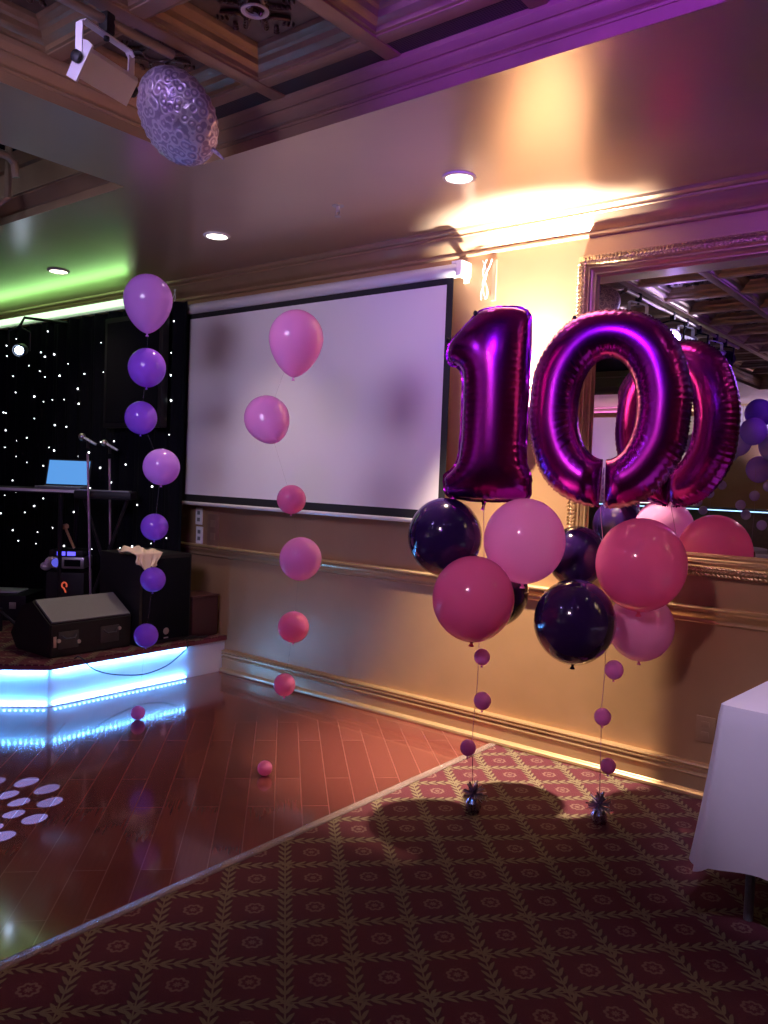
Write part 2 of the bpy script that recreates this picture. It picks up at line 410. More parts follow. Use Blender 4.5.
# crown, chair rail, baseboard
crown = [(0, 2.80), (0.012, 2.80), (0.02, 2.808), (0.02, 2.818), (0.012, 2.826), (0.02, 2.832), (0.03, 2.838), (0.045, 2.85), (0.062, 2.872), (0.075, 2.896), (0.082, 2.90), (0.082, 2.912), (0.095, 2.915), (0.108, 2.926), (0.115, 2.94), (0, 2.94)]
rail = [(0, 0.845), (0.012, 0.845), (0.016, 0.852), (0.012, 0.859), (0.012, 0.868), (0.018, 0.876), (0.03, 0.886), (0.034, 0.896), (0.028, 0.902), (0.038, 0.908), (0.046, 0.914), (0.046, 0.922), (0.04, 0.928), (0.0, 0.928)]
base = [(0, 0), (0.052, 0), (0.056, 0.008), (0.054, 0.02), (0.044, 0.027), (0.034, 0.029), (0.03, 0.032), (0.03, 0.098), (0.036, 0.102), (0.038, 0.107), (0.036, 0.112), (0.028, 0.115), (0.024, 0.12), (0.03, 0.126), (0.038, 0.131), (0.038, 0.138), (0.03, 0.142), (0.036, 0.146), (0.04, 0.153), (0.036, 0.16), (0.0, 0.162)]
for nm, pr, m in (('trim_8', crown, M['crown']), ('trim_9', rail, M['trim']), ('baseboard_back', base, M['trim'])):
    b = MB(); b.sweep(pr, (-4.69 if nm == 'baseboard_back' else XL, YW, 0), (XR, YW, 0), (0, -1, 0)); struct(b.build(nm, m, ang=0.35))
b = MB(); b.sweep(crown, (XL, YF, 0), (XR, YF, 0), (0, 1, 0)); struct(b.build('trim_10', M['crown'], ang=0.35))
b = MB(); b.sweep(base, (XL, YF, 0), (XR, YF, 0), (0, 1, 0)); struct(b.build('baseboard_front', M['trim'], ang=0.35))
b = MB(); b.sweep(base, (XR, YF+0.06, 0), (XR, YW-0.06, 0), (-1, 0, 0)); struct(b.build('baseboard_right', M['trim'], ang=0.35))
b = MB(); b.sweep([(-0.022, 0.0), (-0.022, 0.004), (-0.01, 0.008), (0.01, 0.008), (0.022, 0.004), (0.022, 0.0)], (EDGE, YF+0.06, 0), (EDGE, YW-0.06, 0), (1, 0, 0)); struct(b.build('trim_11', M['tape']))

# ---------------------------------------------------------------- stage platform
SX, SY, SZ = -4.70, 2.71, 0.27
st = [(SX, YW-0.001), (SX, SY), (XL+0.002, SY-(SX-XL)+0.002), (XL+0.002, YW-0.001)]
nos = [(SX+0.024, YW-0.001), (SX+0.024, SY-0.010), (XL+0.002, SY-(SX-XL)-0.032), (XL+0.002, YW-0.001)]
b = MB(); b.prism(st, lambda u, v, t: (u, v, t), 0.0, 0.235); struct(b.build('stage_skirt', M['stageface']))
b = MB(); b.prism(nos, lambda u, v, t: (u, v, t), 0.235, 0.262); struct(b.build('stage_nosing', M['nosing']))
b = MB(); b.prism(nos, lambda u, v, t: (u, v, t), 0.262, SZ); struct(b.build('stage_deck', M['carpet']))
DIODE = None
def ledrun(z0, label, dz):
    DIODE = None
    t = thing('led_strip', (SX+0.02, SY, z0), label, 'light strip', 'LED strips along the stage front')
    dg = Vector((-1, -1, 0)).normalized(); nrm = Vector((1, -1, 0)).normalized()
    tp = MB(); tp.bx(SX+0.001, SX+0.007, SY, 3.76, z0-0.006, z0+0.006)
    p = Vector((SX, SY, 0)); q = p+dg*1.15+nrm*0.004; tp.box((q.x, q.y, z0), (0.006, 2.3, 0.012), Matrix.Rotation(-PI/4, 3, 'Z'))
    tp.build('tape', M['ledtape'], t)
    spots = [(Vector((SX+0.020, 3.74-0.033*k, z0+dz)), 0) for k in range(31)]
    spots += [(p+dg*(0.02+0.033*k)+nrm*0.020+Vector((0, 0, z0+dz)), -PI/4) for k in range(68)]
    if DIODE is None:
        db = MB(); db.box((0, 0, 0), (0.007, 0.012, 0.008)); DIODE = bpy.data.meshes.new('diode'); db.bm.to_mesh(DIODE); db.bm.free(); DIODE.materials.append(M['led']); DIODE.materials.append(M['led_dim'])
        for f in DIODE.polygons: f.material_index = 0 if (f.normal.x < -0.5 or f.normal.z*dz > 0.002) else 1
    for q, a in spots:
        o = bpy.data.objects.new('diode', DIODE); C.objects.link(o); o.parent = t; o.location = q-ORIG[t.name]; o.rotation_euler.z = a
ledrun(0.224, 'dotted blue-white LED strip under the burgundy stage edge', -0.004)
ledrun(0.012, 'dotted blue-white LED strip along the foot of the stage front', 0.004)

# ---------------------------------------------------------------- star curtain, light strip, par
b = MB(); N = 330; CX0, CX1, CY = -8.2, -5.0, 3.915
top = []; bot = []
for i in range(N+1):
    x = CX0+(CX1-CX0)*i/N
    yy = CY+0.022*math.sin(x*31)+0.012*math.sin(x*67+1.3)
    top.append(b.v((x, yy, 2.74))); bot.append(b.v((x+0.004*math.sin(x*40), yy+0.006*math.sin(x*23), SZ+0.012)))
for i in range(N): b.bm.faces.new((top[i], top[i+1], bot[i+1], bot[i]))
cur = b.build('star_curtain', M['matte']); tag(cur, 'black star curtain dotted with tiny white lights behind the stage', 'curtain')
stars = []
rs = random.Random(11)
while len(stars) < 120:
    x, z = rs.uniform(-7.75, -5.05), rs.uniform(0.75, 2.66)
    if all((x-a)**2+(z-c)**2 > 0.014 for a, c in stars): stars.append((x, z))
stars.sort(key=lambda p: -p[0])
def starmesh(r):
    sb = MB(); sb.ball((0, 0, 0), r, 6, 4); me = bpy.data.meshes.new('star_light'); sb.bm.to_mesh(me); sb.bm.free(); me.materials.append(M['star']); return me
sm = [starmesh(0.004), starmesh(0.0055), starmesh(0.0075)]
rest = MB()
for k, (x, z) in enumerate(stars):
    yy = CY+0.022*math.sin(x*31)+0.012*math.sin(x*67+1.3)-0.006
    if k < 96:
        o = bpy.data.objects.new('star_light', rs.choice(sm)); C.objects.link(o); o.parent = cur; o.location = Vector((x, yy, z))-ORIG[cur.name]
    else: rest.ball((x, yy, z), rs.choice((0.004, 0.005, 0.0065)), 6, 4)
o = rest.build('star_light_field', M['star'], cur); o['kind'] = 'stuff'

t = thing('light_tube', (-6.9, 3.86, 2.76), 'long pale green light tube along the top of the star curtain', 'light')
b = MB(); b.tube([(-8.2, 3.86, 2.79), (-5.62, 3.86, 2.79)], 0.026, 12); b.build('tube', emit('green_tube', (0.62, 1.0, 0.56), 1.25), t)
b = MB(); b.bx(-8.2, -5.6, 3.885, 3.92, 2.745, 2.80, 0.004); b.build('batten', M['white'], t)
gl = lamp('lamp', 'AREA', (-6.9, 3.84, 2.825), 2.6, (0.34, 1.0, 0.26), t, (-6.9, 3.66, 3.2), 2.5); gl.data.shape = 'RECTANGLE'; gl.data.size_y = 0.06

t = thing('hanging_loudspeaker', (-5.6, 3.85, 1.78), 'flat black loudspeaker panel hanging in front of the star curtain beside the screen', 'speaker')
b = MB(); b.bx(-5.86, -5.12, 3.80, 3.86, 1.80, 2.66, 0.006); b.build('cabinet', M['black'], t)
b = MB(); b.bx(-5.82, -5.16, 3.794, 3.80, 1.84, 2.62, 0.002); b.build('grille', M['matte'], t)
b = MB(); b.tube([(-5.5, 3.83, 2.66), (-5.5, 3.83, 2.94)], 0.012, 8); b.build('hanger', M['black'], t)

t = thing('stage_par', (-6.55, 3.4, 2.3), 'small black stage par lamp glowing blue-white at left edge', 'stage light', 'par lamps')
b = MB(); T = Matrix.Translation((-6.54, 3.46, 2.41)) @ (Vector((0.72, -0.66, -0.2)).to_track_quat('Z', 'Y').to_matrix().to_4x4())
b.lathe([(0, -0.12), (0.04, -0.12), (0.05, -0.08), (0.052, 0), (0.052, 0.03), (0.046, 0.03), (0.043, 0.005), (0, 0.005)], 20, T); b.build('housing', M['black'], t)
b = MB(); b.lathe([(0, 0.008), (0.03, 0.014), (0.034, 0.006)], 16, T); b.build('lens', emit('par_lens_blue', (0.55, 0.72, 1.0), 14), t)
b = MB(); b.tube([(-6.59, 3.40, 2.41), (-6.60, 3.40, 2.56), (-6.54, 3.46, 2.60), (-6.49, 3.52, 2.56), (-6.49, 3.52, 2.41)], 0.008, 6); b.tube([(-6.545, 3.46, 2.60), (-6.545, 3.5, 2.68), (-6.545, 3.88, 2.70)], 0.012, 8); b.build('yoke', M['black'], t)

# ---------------------------------------------------------------- projection screen
YS = 4.0
t = thing('projection_screen', (-4.0, YS, 1.2), 'pulled-down white projection screen with black borders on the back wall', 'projection screen')
tl, tr, bl, br_ = (-5.055, -2.735, -5.06, -2.735)
WX0, WX1, WZ0, WZ1 = at(190, 320, 1, YS).x, at(447, 285, 1, YS).x, at(186, 494, 1, YS).z, at(190, 319.6, 1, YS).z
print('screen', WX0, WX1, WZ0, WZ1)
b = MB(); b.bx(WX0, WX1, YS-0.0015, YS+0.0015, WZ0, WZ1); b.build('white_fabric', M['screen'], t)
b = MB()
for x0, x1, z0, z1 in ((WX0-0.05, WX0, WZ0-0.055, WZ1+0.04), (WX1, WX1+0.045, WZ0-0.055, WZ1+0.04), (WX0, WX1, WZ1, WZ1+0.04), (WX0, WX1, WZ0-0.055, WZ0)): b.bx(x0, x1, YS-0.0012, YS+0.0012, z0, z1)
b.build('black_border', mat('screen_black', (0.01, 0.01, 0.012), 0.7), t)
b = MB(); b.tube([(WX0-0.09, YS, WZ0-0.066), (WX1+0.06, YS, WZ0-0.066)], 0.014, 10); b.build('bottom_bar', M['alu'], t)
CZ = WZ1+0.075
b = MB(); cp = [(0.045*math.cos(a)*1.0, 0.04*math.sin(a)) for a in np.linspace(0, 2*PI, 17)[:-1]]
b.prism(cp, lambda u, v, q: (q, YS+u+0.01, CZ+v), WX0-0.14, WX1+0.10); b.build('casing', M['alu'], t)
for xx in (WX1+0.085, WX0-0.165):
    b = MB(); b.bx(xx, xx+0.04, YS-0.045, YS+0.06, CZ-0.045, CZ+0.045, 0.008); b.build('end_cap', M['white'], t)
for xx in (WX0-0.1, WX1+0.06):
    b = MB(); b.bx(xx-0.02, xx+0.02, YS-0.02, YW-0.004, CZ+0.035, CZ+0.05); b.bx(xx-0.02, xx+0.02, YW-0.010, YW-0.004, CZ-0.05, CZ+0.06); b.build('bracket', M['white'], t)
def wires(x, z0, z1, y, seed, n, label):
    r = random.Random(seed); b = MB()
    for k in range(n):
        a = r.uniform(-0.03, 0.03); pts = []
        for i in range(9):
            f = i/8; pts.append((x+a*(1-f)+0.022*math.sin(f*5+k*1.7), y-0.01*k*0.4, z0+(z1-z0)*f))
        b.tube(pts, 0.004, 5)
    o = b.build('hanging_wire', M['wire']); tag(o, label, 'wire', 'loose wires at the screen ends')
wires(WX1+0.20, CZ+0.06, CZ-0.16, YW-0.03, 1, 3, 'loose white wires hanging at the right end of the screen casing')
wires(WX0-0.2, 2.86, CZ-0.05, YS-0.02, 2, 4, 'tangle of loose wires above the left end of the screen casing')
b = MB(); b.bx(WX1+0.235, WX1+0.26, YW-0.012, YW, CZ-0.17, CZ+0.06); tag(b.build('cable_channel', M['lip']), 'narrow vertical cable strip on the wall right of the screen casing', 'cable channel')

# wall plates
def plate(name, x, z, w_, h_, m, label, y=YW, slots=True):
    t = thing(name, (x, y, z-h_/2), label, 'outlet', 'wall plates')
    b = MB(); b.box((x, y-0.005, z), (w_, 0.010, h_), None, 0.003); b.build('cover_plate', m, t)
    if slots:
        for dz in (-h_*0.2, h_*0.2):
            b = MB(); b.box((x, y-0.011, z+dz), (w_*0.42, 0.003, h_*0.22), None, 0.001)
            b.build('socket', M['dgrey'] if m is M['white'] else M['crown'], t)
plate('wall_outlet', -5.03, 1.14, 0.075, 0.13, M['white'], 'upper white wall plate below the left end of the screen')
plate('wall_outlet', -5.02, 0.995, 0.075, 0.13, M['white'], 'lower white wall plate just above the chair rail')
plate('wall_outlet', -4.86, 1.045, 0.13, 0.24, M['lip'], 'brown double wall plate beside the two white plates')
plate('wall_outlet', -1.19, 0.33, 0.09, 0.125, M['crown'], 'bronze wall outlet low on the wall beside the tablecloth')

# ---------------------------------------------------------------- wall mirror
t = thing('wall_mirror', (-0.6, YW, 1.05), 'large wall mirror in an ornate gilt frame', 'mirror')
MX0, MX1, MZ0, MZ1 = -1.955, 0.75, 1.075, 2.695
fr = [(0.0, 0.0), (0.0, 0.035), (0.012, 0.05), (0.03, 0.058), (0.05, 0.056), (0.06, 0.046)]
inn = [(0.06, 0.046), (0.064, 0.052), (0.07, 0.052), (0.074, 0.042), (0.082, 0.038), (0.09, 0.030), (0.094, 0.034), (0.1, 0.034), (0.104, 0.02), (0.115, 0.012)]
def framering(prof, closed_back=False):
    b = MB(); lp = []
    for o, h in prof: lp.append([b.v((MX0+o, YW-h, MZ0+o)), b.v((MX1-o, YW-h, MZ0+o)), b.v((MX1-o, YW-h, MZ1-o)), b.v((MX0+o, YW-h, MZ1-o))])
    for A, B in zip(lp, lp[1:]):
        for k in range(4): b.bm.faces.new((A[k], A[(k+1) % 4], B[(k+1) % 4], B[k]))
    return b
b = framering(fr); rg = random.Random(5)
def leafrow(p, q, side):
    p, q = Vector(p), Vector(q); L_ = (q-p).length; d = (q-p)/L_; k = 0; s = 0.02
    ang = math.atan2(d.z, d.x)
    while s < L_-0.01:
        for off, tilt in ((0.012, 0.6), (0.03, -0.6), (0.045, 0.5)):
            c = p+d*(s+rg.uniform(-0.003, 0.003))+Vector(side)*off
            b.ball(c, (0.012, 0.0055, 0.006), 6, 4, Matrix.Rotation(-ang+tilt, 3, 'Y'))
        s += 0.019
yf = YW-0.057
leafrow((MX0+0.02, yf, MZ1), (MX1-0.02, yf, MZ1), (0, 0, -1)); leafrow((MX0+0.02, yf, MZ0), (MX1-0.02, yf, MZ0), (0, 0, 1))
leafrow((MX0, yf, MZ0+0.02), (MX0, yf, MZ1-0.02), (1, 0, 0))
b.build('ornate_frame', M['frame'], t, ang=0.5)
framering(inn).build('inner_frame', M['frame_in'], t, ang=0.3)
b = MB(); b.face([(MX0+0.1, YW-0.014, MZ0+0.1), (MX1-0.1, YW-0.014, MZ0+0.1), (MX1-0.1, YW-0.014, MZ1-0.1), (MX0+0.1, YW-0.014, MZ1-0.1)]); b.build('glass', M['mirror'], t)

# ---------------------------------------------------------------- lamps of the room
def downlight(x, y, z, label, energy, r=0.075, group='recessed ceiling downlights', m=None, ang=2.0, aim=None):
    t = thing('downlight', (x, y, z-0.012), label, 'ceiling light', group)
    T = Matrix.Translation((x, y, z))
    b = MB(); b.lathe([(r*0.82, -0.004), (r*0.86, -0.009), (r*1.06, -0.007), (r*1.1, 0.0), (r*0.82, 0.0)], 32, T); b.build('trim_ring', M['white'] if m is None else m, t)
    b = MB(); b.lathe([(0, -0.0055), (r*0.84, -0.0035)], 32, T); b.build('lens', M['lens'], t)
    if energy: lamp('lamp', 'SPOT', (x, y, z-0.02), energy, WARM, t, aim or (x, y, z-1), 0.035, ang, 1.0)
    return t
downlight(-2.24, 3.34, ZC, 'round lit downlight in the gold ceiling, nearest the mirror', E_DOWN, ang=0.96, aim=(-2.22, 3.85, 0))
downlight(-4.04, 3.38, ZC, 'round lit downlight in the gold ceiling above the screen', E_DOWN2*1.7, ang=1.6)
downlight(-5.82, 3.37, ZC, 'round lit downlight in the green-lit ceiling above the stage', E_DOWN2*0.6)
downlight(-0.42, 3.34, ZC, 'round lit downlight in the gold ceiling, out of frame above the table', 0)
# chrome eyeball downlights in the coffers
def eyeball(i, j, label, e=0):
    cx, cy = (xs[i]+xs[i+1])/2, (ys[j]+ys[j+1])/2; z = ZT+0.078
    t = thing('coffer_downlight', (cx, cy, z-0.03), label, 'ceiling light', 'eyeball downlights in the coffers')
    T = Matrix.Translation((cx, cy, z))
    b = MB(); b.lathe([(0.034, 0.0), (0.036, -0.008), (0.05, -0.01), (0.054, 0.0)], 24, T); b.build('trim_ring', M['white'], t)
    b = MB(); T2 = T @ Matrix.Rotation(0.5, 4, 'Y'); b.lathe([(0.0, 0.004), (0.014, 0.0), (0.032, -0.012), (0.033, -0.002)], 20, T2); b.build('reflector', M['chrome'], t)
    if e: lamp('lamp', 'SPOT', (cx, cy, z-0.03), e, (1, 0.68, 0.62), t, (cx, cy, 0), 0.03, 1.9, 0.6)
eyeball(1, 0, 'chrome eyeball downlight in the ornate coffer above the tray edge')
for i, j in ((3, 2), (6, 2), (3, 5), (6, 5), (2, 8), (6, 8)):
    eyeball(i, j, 'chrome eyeball downlight in coffer %s, behind the camera' % {(3, 2): 'over the carpet edge', (6, 2): 'over the near tables', (3, 5): 'over the middle of the room', (6, 5): 'by the right wall', (2, 8): 'over the far bar', (6, 8): 'in the far right corner'}[(i, j)], E_ROOM if (i, j) not in ((6, 2), (3, 2)) else E_ROOM*0.25)
# uplight sconces; the right one is added to light the ceiling
def sconce(x, label, e):
    t = thing('wall_sconce', (x, YW, 1.72), label, 'wall light', 'gilt uplight sconces beside the mirror')
    b = MB(); b.lathe([(0.0, 0.0), (0.03, 0.004), (0.055, 0.03), (0.068, 0.07), (0.076, 0.125), (0.072, 0.125), (0.064, 0.07), (0.045, 0.03), (0.0, 0.012)], 24, Matrix.Translation((x, YW-0.083, 1.76))); b.build('bowl', M['frame_in'], t)
    b = MB(); b.bx(x-0.03, x+0.03, YW-0.02, YW, 1.74, 1.86, 0.006); b.build('back_plate', M['frame_in'], t)
    b = MB(); b.ball((x, YW-0.083, 1.80), (0.02, 0.02, 0.028)); b.build('bulb', emit('bulb', (1, 0.85, 0.65), 8, False), t)
    lamp('lamp', 'SPOT', (x, YW-0.062, 1.84), e, (1.0, 0.90, 0.79), t, (x, YW+0.22, 2.9), 0.04, 1.4, 1.0)
sconce(-2.23, 'small gilt uplight sconce on the bright pier behind the number balloons', E_SCONCE)
sconce(1.12, 'small gilt uplight sconce added beyond the mirror, out of frame, to light the ceiling', 950)  # added out of view to brighten the right part of the ceiling

# sprinkler
t = thing('ceiling_sprinkler', (-3.02, 3.35, ZC-0.06), 'small fire sprinkler head on the gold ceiling', 'sprinkler'); T = Matrix.Translation((-3.02, 3.35, ZC))
b = MB(); b.lathe([(0, -0.001), (0.03, -0.003), (0.034, 0.0)], 20, T); b.build('escutcheon', M['steel'], t)
b = MB(); b.lathe([(0, -0.03), (0.008, -0.03), (0.01, -0.002)], 12, T); b.tube([(-3.03, 3.35, ZC-0.02), (-3.034, 3.35, ZC-0.04), (-3.02, 3.35, ZC-0.055)], 0.003, 6); b.tube([(-3.01, 3.35, ZC-0.02), (-3.006, 3.35, ZC-0.04), (-3.02, 3.35, ZC-0.055)], 0.003, 6)
b.lathe([(0, -0.06), (0.017, -0.058), (0.017, -0.055), (0, -0.055)], 12, T); b.build('head', M['steel'], t)

# ---------------------------------------------------------------- lighting pipe and fixtures in the near tray
PX = -2.60; PZ = 3.03
b = MB(); b.tube([(PX, -1.2, PZ), (PX, 1.94, PZ)], 0.017, 12); tag(b.build('lighting_pipe', M['pipe']), 'bronze lighting pipe hung under the coffers carrying the white fixture', 'pipe')
def effect_light(y, label):
    t = thing('effect_light', (PX, y, 2.72), label, 'stage light', 'white effect lights on the lighting pipe')
    b = MB(); a = 0.125
    poly = [(-0.052, -0.020), (0.040, -0.024), (0.052, -0.012), (0.052, 0.014), (0.040, 0.024), (-0.052, 0.020)]
    R = Matrix.Rotation(-1.02, 3, 'Y')
    cc = Vector((PX, y, 2.845))
    b.prism(poly, lambda u, v, q: cc+R @ Vector((u, q, v)), -0.115, 0.115); b.build('housing', M['white'], t, ang=0.3)
    b = MB(); b.prism([(-0.066, -0.026), (0.06, -0.03), (0.066, 0.0), (0.06, 0.03), (-0.066, 0.026)], lambda u, v, q: cc+R @ Vector((u, q, v)), -0.121, -0.113); b.build('front_plate', M['alu'], t)
    b = MB(); w_ = 0.122
    pts = [(-w_, 0.0), (-w_, 0.12), (-w_+0.015, 0.134), (w_-0.015, 0.134), (w_, 0.12), (w_, 0.0)]
    for (a0, h0), (a1, h1) in zip(pts, pts[1:]):
        p, q = Vector((PX, y+a0, 2.845+h0)), Vector((PX, y+a1, 2.845+h1)); mid = (p+q)/2; d = q-p
        b.box(mid, (0.03, 0.005, d.length+0.004), d.to_track_quat('Z', 'X').to_matrix() if abs(d.y) < 1e-6 else Matrix.Rotation(-math.atan2(d.y, d.z), 3, 'X'))
    b.build('yoke', M['white'], t)
    for s in (-1, 1):
        b = MB(); b.lathe([(0, 0), (0.02, 0.002), (0.02, 0.016), (0.008, 0.022), (0, 0.022)], 12, Matrix.Translation((PX, y+s*0.124, 2.85)) @ Matrix.Rotation(-s*PI/2, 4, 'X')); b.build('knob', M['black'], t)
    b = MB(); b.bx(PX-0.02, PX+0.02, y-0.02, y+0.02, 2.985, 3.055, 0.006); b.tube([(PX, y, 2.965), (PX, y, 2.99)], 0.01, 8); b.build('clamp', M['black'], t)
    return t
e1 = effect_light(1.665, 'white effect light on a yoke hanging beside the foil balloon')
e1.rotation_euler.z = math.radians(13)
dup(e1, (PX, 0.50, 2.72), 'white effect light on the pipe, second along, seen in the mirror')
dup(e1, (PX, -0.40, 2.72), 'white effect light on the pipe, farthest along, seen in the mirror')
def par(y, tgt, label, lens, group='par lamps', e=0, col=(1, 1, 1), ang=1.0, px=PX, pz=PZ, soft=0.05):
    c = Vector((px, y, pz-0.22)); d = (Vector(tgt)-c).normalized()
    t = thing('stage_par', (px, y, pz-0.3), label, 'stage light', group)
    T = Matrix.Translation(c) @ d.to_track_quat('Z', 'Y').to_matrix().to_4x4()
    b = MB(); b.lathe([(0, -0.14), (0.05, -0.135), (0.085, -0.09), (0.092, 0), (0.095, 0.06), (0.086, 0.06), (0.082, 0.01), (0, 0.01)], 24, T); b.build('housing', M['black'], t)
    b = MB(); b.lathe([(0, 0.014), (0.05, 0.018), (0.075, 0.012)], 20, T); b.build('lens', lens, t)
    b = MB(); sd = d.cross(Vector((0, 0, 1))).normalized()*0.1
    b.tube([c+sd, c+sd*1.05+Vector((0, 0, 0.14)), c+Vector((0, 0, 0.17)), c-sd*1.05+Vector((0, 0, 0.14)), c-sd], 0.009, 6); b.build('yoke', M['black'], t)
    b = MB(); b.bx(px-0.02, px+0.02, y-0.02, y+0.02, pz-0.05, pz+0.002 if pz > 3.05 else pz+0.022, 0.005); b.build('clamp', M['black'], t)
    if e: lamp('lamp', 'SPOT', c+d*0.08, e, col, t, tgt, soft, ang, 0.6)
    return t
VIO = (0.27, 0.04, 1.0)
par(0.86, (-1.7, 4.1, 2.45), 'black par lamp with bright violet lens, seen in the mirror', emit('violet_lens', (0.5, 0.35, 1.0), 40, False), e=E_PAR, col=VIO, ang=1.5)
par(0.12, (-4.1, 4.0, 2.25), 'black par lamp added to wash the screen with lilac fill light', emit('lilac_lens', (0.6, 0.5, 1.0), 6, False), e=E_WASH, col=(0.76, 0.66, 1.0), ang=1.0, soft=0.55)  # added fill lamp that gives the screen its lilac brightness
par(1.15, (-1.35, 2.75, 2.96), 'black par lamp washing the tray edge violet, hung from a coffer beam', emit('violet_lens_b', (0.5, 0.3, 1.0), 12, False), e=100, col=VIO, ang=1.2, px=-1.05, pz=3.075)

par(1.72, (-0.42, 3.3, 0.75), 'unseen black par lamp added to brighten the white tablecloth, above the table out of frame', emit('fill_lens_lilac_b', (0.7, 0.5, 1.0), 6, False), e=125, col=(0.78, 0.64, 1.0), ang=0.6, px=-0.44, pz=3.075, soft=0.15)  # added lamp, out of view, lifts the tablecloth
par(-0.3, (-1.6, 3.4, 1.25), 'unseen black par lamp added to brighten the bouquets, behind the camera', emit('rose_lens', (1.0, 0.6, 0.75), 6, False), e=110, col=(1.0, 0.68, 0.80), ang=0.46, px=-1.05, pz=3.075, soft=0.12)  # frontal fill added for the balloons, no known fixture
par(-0.95, (-1.9, -0.2, 3.2), 'unseen black par lamp added to tint the coffers violet, behind the camera', emit('fill_lens_violet', (0.5, 0.3, 1.0), 8, False), e=60, col=VIO, ang=2.2, px=-0.44, pz=3.075)  # extra unseen lamp for more violet in the mirrored coffers
par(-0.42, (-3.7, 2.1, 0), 'unseen black par lamp added to brighten the dance floor, behind the camera', emit('fill_lens_rose_b', (1.0, 0.65, 0.7), 5, False), e=42, col=(1.0, 0.62, 0.66), ang=0.95, px=-1.66, pz=3.075, soft=0.12)  # unseen fill added to raise the dark dance floor
# pattern projector: a lamp that throws petals of light on the dance floor
gp = par(-0.72, (-3.47, 1.90, 0), 'black pattern projector at the far end of the pipe', emit('proj_lens', (0.7, 0.65, 1.0), 4, False))
lo = lamp('lamp', 'SPOT', (PX-0.03, -0.66, 2.74), 9000, (0.10, 0.30, 1.0), gp, (-3.47, 1.60, 0), 0.0, 0.42, 0.1)
ld = lo.data; ld.use_nodes = True; gt = ld.node_tree
class _W: pass
_w = _W(); _w.node_tree = gt; n = NT(_w)
x, y, z = n.xyz(n.coord('Normal'))
zz = n.m('ABSOLUTE', z); gx = n.m('DIVIDE', x, zz); gy = n.m('DIVIDE', y, zz)
rr = n.m('SQRT', n.m('ADD', n.m('MULTIPLY', gx, gx), n.m('MULTIPLY', gy, gy))); th = n.m('ARCTAN2', gy, gx)
tot = None
for R_, cnt, a_, b_, ph in ((0.013, 6, 0.004, 0.004, 0.2), (0.031, 9, 0.008, 0.0065, 0.5), (0.055, 12, 0.0105, 0.0095, 0.1), (0.083, 14, 0.012, 0.0115, 0.35)):
    k = n.m('ADD', n.m('MULTIPLY', th, cnt/(2*PI)), ph); fr_ = n.m('SUBTRACT', k, n.m('ROUND', k))
    tang = n.m('MULTIPLY', fr_, 2*PI*R_/cnt)
    dd = n.m('ADD', n.m('POWER', n.m('ABSOLUTE', n.m('DIVIDE', n.m('SUBTRACT', rr, R_), a_)), 2.0), n.m('POWER', n.m('ABSOLUTE', n.m('DIVIDE', tang, b_)), 2.0))
    mk = n.ramp(dd, 1.05, 0.85)
    tot = mk if tot is None else n.m('MAXIMUM', tot, mk)
em = gt.nodes.get('Emission') or gt.nodes.new('ShaderNodeEmission')
n.l.new(tot, em.inputs['Strength'])
lout = [q for q in gt.nodes if q.type == 'OUTPUT_LIGHT'][0]; n.l.new(em.outputs[0], lout.inputs[0])

# pipe in the stage tray
b = MB()
b.tube([(-4.1, 1.7, 3.02), (-4.1, 2.08, 3.02), (-4.11, 2.13, 3.0), (-4.11, 2.14, 2.93)], 0.02, 10)
tag(b.build('stage_pipe', M['pipe']), 'elbowed metal pipe inside the dark tray above the stage, upper', 'pipe', 'pipes in the stage tray')
b = MB(); b.tube([(-4.62, 2.36, 3.3), (-4.62, 2.36, 2.98), (-4.66, 2.33, 2.95), (-5.4, 2.2, 2.94)], 0.02, 10)
tag(b.build('stage_pipe', M['pipe']), 'vertical metal pipe inside the dark tray above the stage, lower', 'pipe', 'pipes in the stage tray')
rs2 = random.Random(4); b = MB()
for k in range(170): b.ball((rs2.uniform(-6.4, -3.9), rs2.uniform(0.8, 2.4), 3.29), 0.007, 6, 4)
tag(b.build('ceiling_stars', M['star']), 'tiny white star lights in the black tray above the stage', 'star lights', None, 'stuff')

# ---------------------------------------------------------------- balloons
def balloon(c, r, m, label, group, tear=0.0, tilt=(0, 0), knot=True, name='balloon'):
    """latex balloon: round top, drawn in towards the neck by `tear`"""
    c = Vector(c); t = thing(name, c+Vector((0, 0, -r*(1+tear))), label, 'balloon', group)
    prof = []
    K = 22
    for i in range(K+1):
        a = PI*i/K; zz_ = -math.cos(a); rr_ = math.sin(a)
        if zz_ < 0:
            f = -zz_; z2 = zz_*(1+tear); rr_ = rr_*(1-0.30*tear*f) if tear else rr_
            if tear: rr_ = (1-f**(2-0.55*min(1, tear*1.6)))**(0.5+0.32*tear) * 1.0
        else: z2 = zz_*(1+0.06*(tear > 0))
        prof.append((max(rr_, 0)*r if 0 < i < K else 0.0, z2*r))
    Rm = Matrix.Rotation(tilt[0], 4, 'X') @ Matrix.Rotation(tilt[1], 4, 'Y')
    T = Matrix.Translation(c) @ Rm
    b = MB(); b.lathe(prof, 36, T); b.build('latex_skin', m, t, ang=3.0)
    if knot:
        zb = -r*(1+tear); k = max(0.006, r*0.07)
        b = MB(); b.lathe([(0, zb+k*0.3), (k*0.6, zb), (k*0.45, zb-k*0.6), (k*1.0, zb-k*1.4), (k*0.9, zb-k*1.6), (0, zb-k*1.2)], 10, T); b.build('knot', m, t)
    return t
G1 = 'purple balloon column'
ordn = ['', 'second', 'third', 'fourth', 'fifth', 'sixth', 'seventh']
